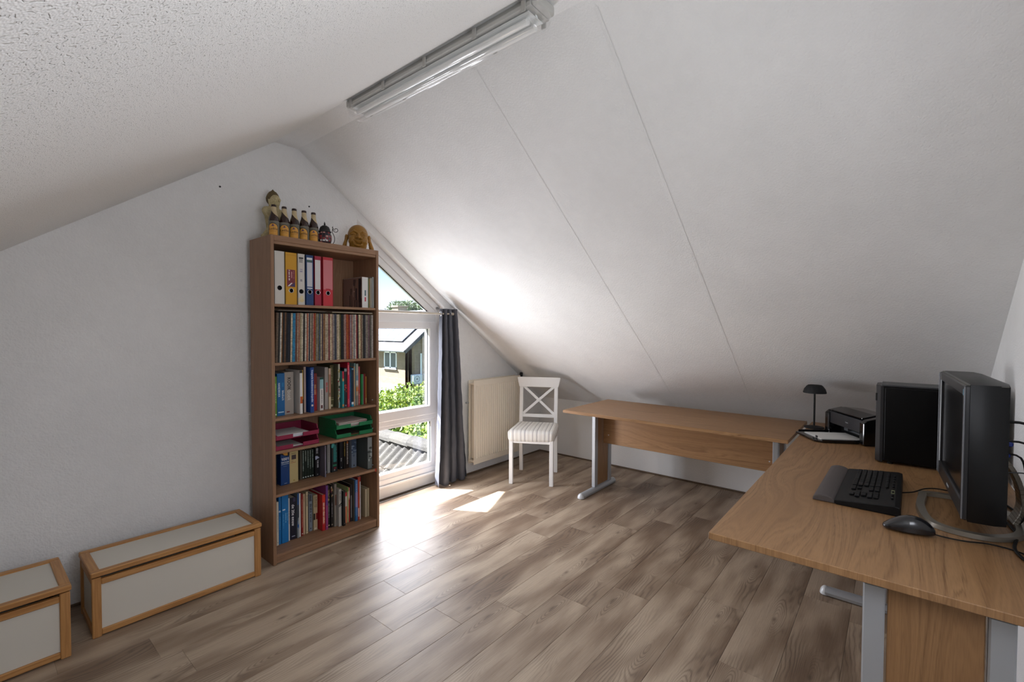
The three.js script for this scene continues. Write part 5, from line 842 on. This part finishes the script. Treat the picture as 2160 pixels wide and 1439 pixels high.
{
  const b = thing('beer_bottle', '', 'bottle', 'row of beer bottles on the bookcase');
  part('glass', lathe(prof, 36), bottleGlass, b);
  part('cap', lathe([[0.0136, 0.2], [0.0152, 0.2], [0.0148, 0.212], [0.012, 0.2145], [0, 0.215]], 28), capM, b);
  part('body_label', wrap(() => 0.012, () => 0.108, Math.PI * 1.25, 0.0004, 48, 2), labelM, b);
  const f = part('neck_foil', wrap((a) => 0.160 - 0.022 * Math.sin(a), () => 0.2, Math.PI * 2, 0.0005, 48, 10), foilM, b);
  const xs = [-3.160, -3.0955, -3.031, -2.9665, -2.902], turns = [0.55, 0.75, 0.6, 0.45, 0.7];
  const lb = ['first brown beer bottle in the row, in front of the stone bust', 'second brown beer bottle in the row, next to the stone bust', 'middle one of the five brown beer bottles', 'fourth brown beer bottle, second from the lantern', 'last brown beer bottle in the row, beside the lantern'];
  xs.forEach((x, i) => { const o = i ? b.clone() : b; if (i) { o.name = numbered('beer_bottle'); o.userData = { ...b.userData }; scene.add(o); } o.userData.label = lb[i]; o.position.set(x, TOP, 0.235); o.rotation.y = turns[i] - 1.15; });
}
// implicit surfaces -> mesh
function blobMesh(fn, c, half, res) {
  const mc = new MarchingCubes(res, new THREE.MeshBasicMaterial(), false, false, 120000); mc.isolation = 0; mc.reset();
  for (let k = 0; k < res; k++) for (let j = 0; j < res; j++) for (let i = 0; i < res; i++) { const q = (t) => (t - res / 2) / (res / 2) * half; mc.field[i + j * res + k * res * res] = -fn(c[0] + q(i), c[1] + q(j), c[2] + q(k)); }
  mc.update(); const n = mc.count ?? mc.geometry.drawRange.count, g = new THREE.BufferGeometry();
  const p = new Float32Array(mc.positionArray.slice(0, n * 3)), nr = new Float32Array(mc.normalArray.slice(0, n * 3));
  for (let i = 0; i < n; i++) { p[3 * i] = p[3 * i] * half + c[0]; p[3 * i + 1] = p[3 * i + 1] * half + c[1]; p[3 * i + 2] = p[3 * i + 2] * half + c[2]; }
  g.setAttribute('position', new THREE.BufferAttribute(p, 3)); g.setAttribute('normal', new THREE.BufferAttribute(nr, 3)); g.setAttribute('uv', new THREE.BufferAttribute(new Float32Array(n * 2), 2));
  return planar(g, 'y', false);
}
const smin = (a, b, k) => { const h = clamp(0.5 + 0.5 * (b - a) / k); return b + (a - b) * h - k * h * (1 - h); };
const smax = (a, b, k) => -smin(-a, -b, k);
const ell = (x, y, z, c, r) => { const a = (x - c[0]) / r[0], b = (y - c[1]) / r[1], d = (z - c[2]) / r[2], k0 = Math.hypot(a, b, d), k1 = Math.hypot(a / r[0], b / r[1], d / r[2]); return k1 < 1e-9 ? -Math.min(...r) : k0 * (k0 - 1) / k1; };
const cap = (x, y, z, a, b, r0, r1 = r0) => { const bx = b[0] - a[0], by = b[1] - a[1], bz = b[2] - a[2], px = x - a[0], py = y - a[1], pz = z - a[2], t = clamp((px * bx + py * by + pz * bz) / (bx * bx + by * by + bz * bz)); return Math.hypot(px - bx * t, py - by * t, pz - bz * t) - (r0 + (r1 - r0) * t); };
{ // laughing head
  const fn = (X, y, z) => {
    const x = Math.abs(X);
    let d = ell(x, y, z, [0, 0.3, 0], [0.82, 0.9, 0.82]);
    d = smin(d, ell(x, y, z, [0.4, -0.2, 0.5], [0.4, 0.4, 0.4]), 0.12);
    d = smin(d, ell(x, y, z, [0, -0.6, 0.18], [0.7, 0.48, 0.6]), 0.18);
    // eye hollows, brows, narrowed lids
    d = smax(d, -ell(x, y, z, [0.34, 0.3, 0.9], [0.27, 0.17, 0.26]), 0.05);
    d = smin(d, cap(x, y, z, [0.1, 0.42, 0.78], [0.34, 0.55, 0.72], 0.06), 0.05); d = smin(d, cap(x, y, z, [0.34, 0.55, 0.72], [0.62, 0.4, 0.54], 0.055), 0.05);
    d = smin(d, ell(x, y, z, [0.34, 0.29, 0.6], [0.23, 0.1, 0.14]), 0.02);
    d = smax(d, -cap(x, y, z, [0.16, 0.25, 0.8], [0.34, 0.3, 0.76], 0.03), 0.02); d = smax(d, -cap(x, y, z, [0.34, 0.3, 0.76], [0.54, 0.24, 0.6], 0.03), 0.02);
    // nose
    d = smin(d, cap(x, y, z, [0, 0.34, 0.78], [0, 0.02, 1.06], 0.08, 0.15), 0.05); d = smin(d, ell(x, y, z, [0.17, -0.02, 0.92], [0.13, 0.11, 0.14]), 0.04);
    d = smax(d, -ell(x, y, z, [0.09, -0.12, 1.04], [0.06, 0.05, 0.07]), 0.02);
    // laugh lines from the nose round the mouth
    d = smax(d, -cap(x, y, z, [0.3, -0.02, 0.98], [0.56, -0.34, 0.92], 0.06), 0.04); d = smax(d, -cap(x, y, z, [0.56, -0.34, 0.92], [0.5, -0.7, 0.72], 0.06), 0.05);
    // open smiling mouth with lips and teeth
    const m = -0.5 + 0.75 * x * x;
    d = smin(d, ell(x, y, z, [0, m + 0.19, 0.82], [0.42, 0.09, 0.2]), 0.03); d = smin(d, ell(x, y, z, [0, m - 0.17, 0.78], [0.36, 0.09, 0.2]), 0.03);
    d = smax(d, -ell(x, y, z, [0, m + 0.01, 1.0], [0.34, 0.12, 0.34]), 0.02); d = smin(d, ell(x, y, z, [0, m + 0.1, 0.72], [0.28, 0.07, 0.2]), 0.02);
    // chin
    d = smin(d, ell(x, y, z, [0, -0.92, 0.6], [0.28, 0.16, 0.24]), 0.06); d = smax(d, -cap(x, y, z, [0, -0.79, 0.86], [0.34, -0.74, 0.76], 0.045), 0.04);
    let e = ell(x, y, z, [0.92, 0.06, -0.05], [0.13, 0.32, 0.22]); e = smin(e, cap(x, y, z, [0.95, -0.1, -0.03], [1.1, -0.78, 0.06], 0.11, 0.2), 0.1); e = smax(e, -ell(x, y, z, [1.04, 0.04, 0.1], [0.08, 0.2, 0.14]), 0.04);
    d = smin(d, e, 0.05);
    return smax(d, -1.0 - y, 0.02);
  };
  const h = solo('laughing_head', blobMesh(fn, [0, 0.05, 0.05], 1.36, 120), std(0x9a6e28, 0.4), 'golden laughing bald head figurine with long ears on the bookcase', 'figurine');
  h.scale.setScalar(0.0862); h.position.set(-2.568, TOP + 0.0866, 0.235); h.rotation.y = -0.5;
}
{ // stone bust with pointed headdress
  const b = thing('stone_bust', 'beige stone Buddha bust with pointed curly headdress behind the beer bottles', 'statue');
  b.position.set(-3.112, TOP, 0.122); b.rotation.y = 0.35;
  const stone = tex(256, 256, (u, v) => mixc([206, 192, 150], [160, 146, 106], clamp(0.4 + 0.5 * pn(u * 6, v * 6, 6, 6, 95) + 0.4 * pn(u * 24, v * 24, 24, 24, 96))), { size: [0.2, 0.2] });
  const dark = tex(256, 256, (u, v) => mixc([138, 118, 80], [74, 62, 42], clamp(0.5 + 0.8 * pn(u * 30, v * 30, 30, 30, 97))), { size: [0.2, 0.2] });
  const body = (X, y, z) => {
    const x = Math.abs(X);
    let d = ell(x, y, z, [0, 0.165, 0], [0.06, 0.06, 0.04]);
    d = smin(d, cap(x, y, z, [0, 0.205, 0], [0.055, 0.192, 0], 0.024, 0.028), 0.02);
    d = smin(d, cap(x, y, z, [0, 0.13, 0], [0, 0.06, 0.0], 0.042, 0.046), 0.03);
    d = smin(d, ell(x, y, z, [0, 0.035, 0], [0.075, 0.04, 0.055]), 0.03);
    d = smin(d, cap(x, y, z, [0.05, 0.02, 0.03], [0.085, 0.02, 0.01], 0.02), 0.02);
    d = smin(d, cap(x, y, z, [0, 0.21, 0], [0, 0.245, 0.002], 0.021), 0.012);
    let f = ell(x, y, z, [0, 0.268, 0.006], [0.0335, 0.043, 0.037]);
    f = smin(f, ell(x, y, z, [0, 0.243, 0.018], [0.02, 0.018, 0.022]), 0.012);
    f = smin(f, cap(x, y, z, [0, 0.282, 0.039], [0, 0.261, 0.05], 0.0035, 0.0065), 0.003);
    f = smax(f, -ell(x, y, z, [0.016, 0.274, 0.046], [0.014, 0.008, 0.011]), 0.003);
    f = smin(f, ell(x, y, z, [0.016, 0.273, 0.034], [0.011, 0.005, 0.006]), 0.0015);
    f = smin(f, cap(x, y, z, [0.006, 0.28, 0.041], [0.026, 0.281, 0.029], 0.0028), 0.004);
    f = smin(f, ell(x, y, z, [0, 0.250, 0.042], [0.012, 0.0035, 0.007]), 0.002); f = smin(f, ell(x, y, z, [0, 0.243, 0.04], [0.01, 0.0035, 0.007]), 0.002);
    f = smin(f, cap(x, y, z, [0.034, 0.27, -0.004], [0.034, 0.232, 0.004], 0.006), 0.005);
    return smax(smin(d, f, 0.008), -y, 0.002);
  };
  part('bust', blobMesh(body, [0, 0.155, 0], 0.17, 92), std(0xffffff, 0.85, { map: stone }), b);
  const hair = (x, y, z) => {
    let d = ell(x, y, z, [0, 0.279, -0.006], [0.0395, 0.042, 0.042]);
    d = smin(d, ell(x, y, z, [0, 0.308, -0.006], [0.026, 0.024, 0.026]), 0.012);
    d = smin(d, cap(x, y, z, [0, 0.318, -0.006], [0, 0.338, -0.006], 0.014, 0.004), 0.008);
    d += 0.0018 * Math.sin(x * 620) * Math.sin(y * 620) * Math.sin(z * 620 + 1);
    const faceCut = z - 0.012 - 0.5 * (y - 0.288); // keep the face free
    return y < 0.302 ? smax(d, Math.min(faceCut, 0.03), 0.004) : d;
  };
  part('headdress', blobMesh(hair, [0, 0.295, -0.006], 0.06, 64), std(0xffffff, 0.9, { map: dark }), b);
}
{ // mosaic glass lantern with scrolled hook
  const l = thing('lantern', 'small dark metal lantern with red mosaic glass and scrolled hook', 'lantern');
  l.position.set(-2.825, TOP, 0.24); l.rotation.y = -0.4; l.scale.setScalar(0.92);
  const iron = std(0x1b1c1d, 0.6), cv = document.createElement('canvas'); cv.width = cv.height = 256; const q = cv.getContext('2d'); q.fillStyle = '#4a4541'; q.fillRect(0, 0, 256, 256); const r = rng(55);
  for (let i = 0; i < 13; i++) for (let j = 0; j < 7; j++) { q.fillStyle = ['#8a2b36', '#b9505a', '#d8cfd0', '#3a2030', '#c98f8a', '#1d1a2c', '#a8383c', '#e2dcdc'][(r() * 8) | 0]; q.fillRect(i * 19.7 + 2 + r() * 2, j * 36.5 + 3 + r() * 2, 15, 30); }
  const ms = new THREE.CanvasTexture(cv); ms.colorSpace = THREE.SRGBColorSpace;
  part('mosaic_glass', new THREE.LatheGeometry([[0.03, 0.012], [0.044, 0.026], [0.049, 0.052], [0.047, 0.08], [0.037, 0.104]].map(([a, b]) => new THREE.Vector2(a, b)), 40), phys(0xffffff, 0.15, { map: ms, side: THREE.DoubleSide }), l);
  part('base', lathe([[0, 0], [0.038, 0], [0.04, 0.005], [0.031, 0.013], [0, 0.013]], 32), iron, l);
  part('lid', lathe([[0.0, 0.103], [0.046, 0.103], [0.047, 0.108], [0.04, 0.113], [0.037, 0.126], [0.03, 0.142], [0.016, 0.152], [0.006, 0.155], [0, 0.155]], 36), iron, l);
  part('finial', lathe([[0, 0.154], [0.005, 0.155], [0.007, 0.163], [0.004, 0.17], [0.0025, 0.178], [0, 0.182]], 16), iron, l);
  const sp = []; for (let i = 0; i <= 30; i++) { const t = i / 30, a = 2.6 + t * 7.4, R = 0.02 * (1 - 0.62 * t); sp.push(V(0.078 + Math.cos(a) * R, 0.128 + Math.sin(a) * R, 0)); }
  part('hook', merge([tube([[0.04, 0.006, 0], [0.062, 0.03, 0], [0.069, 0.06, 0], [0.062, 0.09, 0], [0.053, 0.108, 0], [0.055, 0.13, 0], [0.061, 0.1385, 0]], 0.0024, 40), tube(sp, 0.0022, 60), lathe([[0, -0.006], [0.004, 0], [0.002, 0.008], [0, 0.014]], 10).translate(0.055, 0.142, 0)]), iron, l);
}
// ------------------------------------------------------------------ outside the window
{
  const g = struct('ground', planar(new THREE.BoxGeometry(160, 0.2, 160).translate(30, -6.2, -60), 'x'), std(0x3f4c2b, 0.95)); g.name = 'ground';
  // lower roof right below the window: ridge along z, tiles falling towards -x
  const rf = thing('tiled_roof', 'weathered grey pantile roof just below the window', 'roof');
  const tileTex = tex(512, 512, (u, v) => { const a = pn(u * 5, v * 5, 5, 5, 101), b = pn(u * 30, v * 30, 30, 30, 102), c = pn(u * 90, v * 90, 90, 90, 103); let q = mixc([150, 145, 134], [104, 100, 95], clamp(0.45 + 0.6 * a + 0.4 * b)); q = mixc(q, [196, 190, 176], 0.7 * sstep(0.35, 0.6, b + 0.4 * c)); return mixc(q, [60, 56, 52], 0.7 * sstep(0.42, 0.7, c - 0.3 * a)); }, { size: [0.9, 0.9] });
  const tm = [std(0x8a8885, 0.9, { map: tileTex }), std(0x7e7c79, 0.9, { map: tileTex }), std(0x706e6c, 0.9, { map: tileTex })], r = rng(17);
  const RX = -0.55, RY = -0.03, pitch = 0.66, tw = 0.14, tl = 0.36;
  // pantile: S-shaped section, thickness 14 mm
  const wave = (t) => 0.019 * Math.sin(t * Math.PI * 2 - 0.6); const up = [], dn = []; for (let i = 0; i <= 10; i++) { const t = i / 10; up.push([(t - 0.5) * (tw + 0.012), wave(t) + 0.012]); dn.push([(t - 0.5) * (tw + 0.012), wave(t)]); }
  const tg = [0, 1, 2].map(() => planar(extr([...dn, ...up.reverse()], tl + 0.06), 'z'));
  const dirD = V(-Math.cos(pitch), -Math.sin(pitch), 0), nrm = V(-Math.sin(pitch), Math.cos(pitch), 0), basis = new THREE.Matrix4().makeBasis(V(0, 0, 1), nrm, dirD.clone());
  for (let row = 0; row < 6; row++) for (let c = 0; c < 27; c++) {
    const m = part('roof_tile', tg[(c + row) % 3], tm[(r() * 3) | 0], rf), z = -0.45 - c * tw;
    const b = new THREE.Matrix4().makeBasis(V(0, 0, 1), nrm, dirD); if (b.determinant() < 0) b.makeBasis(V(0, 0, -1), nrm, dirD);
    m.quaternion.setFromRotationMatrix(b); m.rotateX(-0.035);
    const p = V(RX, RY - 0.06, z).addScaledVector(dirD, 0.05 + row * tl).addScaledVector(nrm, 0.012); m.position.copy(p);
  }
  const ridge = []; for (let i = 0; i <= 8; i++) { const a = Math.PI * i / 8; ridge.push([Math.cos(a) * 0.125, Math.sin(a) * 0.105]); } for (let i = 8; i >= 0; i--) { const a = Math.PI * i / 8; ridge.push([Math.cos(a) * 0.108, Math.sin(a) * 0.09 - 0.002]); }
  const rg = planar(extr(ridge, 0.43, 0.004), 'z');
  for (let i = 0; i < 10; i++) { const m = part('ridge_tile', rg, tm[i % 3], rf); m.position.set(RX + 0.0, RY - 0.06, -0.5 - i * 0.4 - 0.4); m.rotation.x = 0.03; m.scale.setScalar(1 - 0.01 * (i % 2)); }
  part('roof_deck', planar(bar(V(RX - 2.0, RY - 0.16 - 2.0 * Math.tan(pitch), -2.4), V(RX, RY - 0.16, -2.4), 4.4, 0.04, V(0, 1, 0), 0.004), 'z'), M.under, rf);
  part('roof_deck', planar(bar(V(RX + 2.0, RY - 0.16 - 2.0 * Math.tan(pitch), -2.4), V(RX, RY - 0.16, -2.4), 4.4, 0.04, V(0, 1, 0), 0.004), 'z'), tm[2], rf);
  // neighbouring house: front wall faces -x, gable faces +z
  const h = thing('neighbour_house', 'beige brick house with solar panels on a dark tiled roof', 'house');
  const brick = tex(512, 512, (u, v) => { const row = Math.floor(v * 16), uu = u * 5 + (row % 2) * 0.5, fx = uu - Math.floor(uu), fy = v * 16 - row, mort = fx < 0.04 || fy < 0.12, t = pn(Math.floor(uu) * 3.7 + 0.3, row * 2.3 + 0.4, 256, 256, 111); return mort ? [176, 166, 150] : mixc([186, 168, 142], [158, 138, 114], clamp(0.5 + 0.7 * t)); }, { size: [1.1, 1.1] });
  const bm = std(0xc4c0b8, 0.9, { map: brick }), HX = 13.47, HZ = -20, EY = 0.364, run = 2.4, RYh = EY + run * 0.76;
  part('front_wall', planar(cbr(HX, HX + 0.3, -6, EY, HZ - 14, HZ - 0.0, 0.01), 'z', false), bm, h);
  part('gable_wall', planar(extr([[HX, -6], [HX + 2 * run, -6], [HX + 2 * run, EY], [HX + run, RYh - 0.1], [HX, EY]], 0.3).translate(0, 0, HZ - 0.3), 'x', false), std(0xb9b1a4, 0.9, { map: brick }), h);
  const rm = std(0x4c4a4c, 0.85), k = Math.hypot(1, 0.76);
  part('roof_slope', bar(V(HX - 0.45, EY - 0.28, HZ - 7), V(HX + run, RYh + 0.06, HZ - 7), 14.6, 0.14, V(0, 1, 0), 0.02), rm, h);
  part('roof_slope', bar(V(HX + 2 * run + 0.45, EY - 0.28, HZ - 7), V(HX + run, RYh + 0.06, HZ - 7), 14.6, 0.14, V(0, 1, 0), 0.02), rm, h);
  part('verge_board', bar(V(HX - 0.45, EY - 0.36, HZ + 0.26), V(HX + run, RYh - 0.02, HZ + 0.26), 0.05, 0.2, V(0, 1, 0), 0.01), std(0x3c3f42, 0.7), h);
  part('gutter', tube([[HX - 0.5, EY - 0.28, HZ + 0.3], [HX - 0.5, EY - 0.28, HZ - 14]], 0.07, 2, 10), std(0x777b80, 0.5), h);
  const pm = phys(0x9aa6b4, 0.12, { clearcoat: 1, clearcoatRoughness: 0.05, metalness: 0.3 }), fr = std(0xb9bec4, 0.4);
  const dir = V(1, 0.76, 0).normalize(), nn = V(-0.76, 1, 0).normalize();
  for (let i = 0; i < 6; i++) for (let j = 0; j < 2; j++) { const c = V(HX - 0.45, EY - 0.28, HZ - 0.7 - 1.05 * i - 0.5).addScaledVector(dir, 0.75 + 1.72 * j + 0.85).addScaledVector(nn, 0.16); const p = part('solar_panel', bar(c.clone().addScaledVector(dir, -0.82), c.clone().addScaledVector(dir, 0.82), 1.0, 0.035, nn, 0.006), pm, h); part('panel_frame', merge([bar(c.clone().addScaledVector(dir, -0.835), c.clone().addScaledVector(dir, -0.815), 1.02, 0.05, nn, 0.004), bar(c.clone().addScaledVector(dir, 0.815), c.clone().addScaledVector(dir, 0.835), 1.02, 0.05, nn, 0.004)]), fr, p); }
  const win = (z0, z1, y0, y1) => { const w = part('window', merge([cbr(HX - 0.03, HX + 0.05, y0, y1, z0, z0 + 0.09, 0.005), cbr(HX - 0.03, HX + 0.05, y0, y1, z1 - 0.09, z1, 0.005), cbr(HX - 0.03, HX + 0.05, y0, y1, (z0 + z1) / 2 - 0.06, (z0 + z1) / 2 + 0.06, 0.005), cbr(HX - 0.03, HX + 0.05, y0, y0 + 0.1, z0, z1, 0.005), cbr(HX - 0.03, HX + 0.05, y1 - 0.1, y1, z0, z1, 0.005)]), M.pvc, h); for (const [a, b] of [[z0 + 0.08, (z0 + z1) / 2 - 0.05], [(z0 + z1) / 2 + 0.05, z1 - 0.08]]) part('pane', cbr(HX - 0.005, HX + 0.01, y0 + 0.09, y1 - 0.09, a, b, 0.002), phys(0x35424c, 0.05), w); part('sill', cbr(HX - 0.1, HX, y0 - 0.06, y0, z0 - 0.05, z1 + 0.05, 0.01), std(0x8a8784, 0.8), w); part('blind_box', cbr(HX - 0.12, HX, y1 + 0.01, y1 + 0.2, z0 - 0.12, z1 + 0.12, 0.01), M.pvc, w); };
  win(-22.5, -21.15, -1.1, 0.0); win(-25.6, -24.0, -1.1, 0.0); win(-22.5, -21.15, -4.1, -2.9);
  part('downpipe', tube([[HX + 0.93, -0.1, HZ + 0.1], [HX + 0.93, -3, HZ + 0.1], [HX + 0.93, -6, HZ + 0.1]], 0.06, 4, 10), M.pvc, h);
  // lean-to roof at the foot of the front wall
  part('lean_to_roof', bar(V(HX - 2.2, -2.75, HZ - 3), V(HX, -2.15, HZ - 3), 5.4, 0.12, V(0, 1, 0), 0.01), std(0x6d6c6c, 0.8), h);
  const chm = V(19.9, 2.0, -29.3);
  part('chimney', merge([cbr(HX + run - 0.4, HX + run + 0.4, RYh - 0.6, 2.98, HZ - 4.4, HZ - 3.7, 0.02), cbr(HX + run - 0.47, HX + run + 0.47, 2.98, 3.09, HZ - 4.47, HZ - 3.63, 0.02)]), bm, h);
  for (const [x, y] of [[HX + 0.15, -1.95], [HX + 1.15, -1.95]]) { const a = thing('air_conditioner', x < HX + 0.6 ? 'white outdoor air conditioner unit on the gable wall beside the downpipe' : 'white outdoor air conditioner unit on the gable wall past the downpipe', 'air conditioner'); part('cabinet', cbr(x, x + 0.72, y, y + 0.55, HZ + 0.03, HZ + 0.33, 0.02), std(0xc9ccd0, 0.5), a); part('fan_grille', new THREE.TorusGeometry(0.19, 0.02, 8, 24).translate(x + 0.28, y + 0.28, HZ + 0.34), std(0x8d9196, 0.5), a); part('fan_hub', cyl(0.07, 0.02, 0, 0, 0, 16).rotateX(Math.PI / 2).translate(x + 0.28, y + 0.28, HZ + 0.33), std(0x6d7176, 0.5), a); part('wall_bracket', cbr(x + 0.08, x + 0.64, y - 0.05, y, HZ + 0.0, HZ + 0.34, 0.01), std(0x8d9196, 0.5), a); }
  // greenery: crowns of single leaves
  const leafG = new THREE.BufferGeometry(); leafG.setAttribute('position', new THREE.Float32BufferAttribute([0, 0, 0, 0.32, 0.5, 0.08, 0, 0.55, 0, 0, 0, 0, 0, 0.55, 0, -0.32, 0.5, 0.08, 0.32, 0.5, 0.08, 0, 1, -0.06, 0, 0.55, 0, -0.32, 0.5, 0.08, 0, 0.55, 0, 0, 1, -0.06], 3)); leafG.computeVertexNormals(); leafG.setAttribute('uv', new THREE.Float32BufferAttribute(new Float32Array(24), 2));
  const leafM = phys(0xffffff, 0.85, { transmission: 0.35, thickness: 0, side: THREE.DoubleSide });
  function plant(name, label, cat, blobs, n, size, hues, seed, trunk) {
    const t = thing(name, label, cat), q = rng(seed), vol = blobs.map((b) => b[3] * b[4] * b[5]), tot = vol.reduce((a, b) => a + b), c = new THREE.Color();
    const im = new THREE.InstancedMesh(leafG, leafM, n); im.name = 'foliage'; im.userData.kind = 'stuff'; shade(im); const o = new THREE.Object3D(); let k = 0;
    blobs.forEach((b, bi) => { const cnt = bi === blobs.length - 1 ? n - k : Math.floor(n * vol[bi] / tot); for (let i = 0; i < cnt; i++, k++) { const u = q() * 2 - 1, a = q() * 6.283, s = Math.sqrt(1 - u * u), rr = 0.62 + 0.4 * Math.pow(q(), 0.6), bump = 1 + 0.22 * pn(u * 3 + bi, a * 1.5, 256, 256, seed & 15); o.position.set(b[0] + b[3] * s * Math.cos(a) * rr * bump, b[1] + b[4] * u * rr * bump, b[2] + b[5] * s * Math.sin(a) * rr * bump); o.rotation.set(q() * 6.28, q() * 6.28, q() * 6.28); o.scale.setScalar(size * (0.7 + 0.6 * q())); o.updateMatrix(); im.setMatrixAt(k, o.matrix); const w = q(); c.setRGB(...mixc(hues[0], hues[1], w)); im.setColorAt(k, c); } });
    t.add(im);
    // the inner twigs and leaves as a solid core
    const core = []; blobs.forEach((b) => core.push(new THREE.SphereGeometry(1, 14, 10).scale(b[3] * 0.66, b[4] * 0.66, b[5] * 0.66).translate(b[0], b[1], b[2])));
    part('branches', merge(core), std(0x55752a, 1), t);
    if (trunk) part('trunk', tube(trunk, 0.16, 10, 8), std(0x4b3d2e, 0.9), t);
  }
  const lime = [[0.24, 0.3, 0.02], [0.08, 0.15, 0.015]], mid = [[0.12, 0.24, 0.04], [0.05, 0.13, 0.03]], far = [[0.09, 0.14, 0.04], [0.04, 0.08, 0.03]];
  plant('garden_shrub', 'large yellow-green shrub in front of the beige house', 'shrub', [[6.0, -2.3, -12, 1.6, 1.35, 1.5], [7.6, -2.2, -12.5, 1.5, 1.3, 1.4], [9.2, -2.3, -12.6, 1.5, 1.35, 1.4], [4.6, -2.4, -11.6, 1.4, 1.2, 1.4], [6.8, -3.6, -11.4, 2.6, 1.3, 1.6], [9.2, -3.9, -12.2, 2.0, 1.3, 1.6]], 26000, 0.15, lime, 201, [[6.8, -6.1, -12], [6.8, -4.5, -12], [6.9, -3.4, -12]]);
  plant('climbing_shrub', 'bright green leafy shrub behind the roof ridge', 'shrub', [[2.3, -1.5, -5.0, 0.9, 0.85, 0.8], [1.2, -1.45, -5.6, 0.9, 0.8, 0.8], [3.3, -1.6, -4.7, 0.9, 0.85, 0.8], [2.2, -2.6, -5.2, 1.7, 0.9, 1.0]], 9000, 0.14, lime, 202, [[2.2, -6.1, -5.2], [2.2, -4, -5.2], [2.2, -2.6, -5.2]]);
  plant('tree', 'tall leafy tree behind the chimney of the beige house', 'tree', [[22.9, 2.7, -34, 0.95, 1.35, 1.2], [24.4, 2.9, -34.3, 1.1, 1.35, 1.2], [26.0, 2.5, -34.5, 1.3, 1.4, 1.2], [24.4, 0.8, -34.3, 2.6, 1.6, 1.6]], 9000, 0.26, far, 203, [[26, -6.1, -34.5], [26, -2, -34.5], [26.2, 1, -34.5]]);
  plant('hedge', 'dark green hedge beyond the garden shrub', 'hedge', [[9, -4.2, -16, 3, 1.6, 1.6], [5, -4.4, -15.5, 3, 1.5, 1.6], [12, -4.3, -16.5, 2, 1.5, 1.4]], 7000, 0.2, mid, 204, null);
}
scene.updateMatrixWorld(true);
renderer.render(scene, camera);
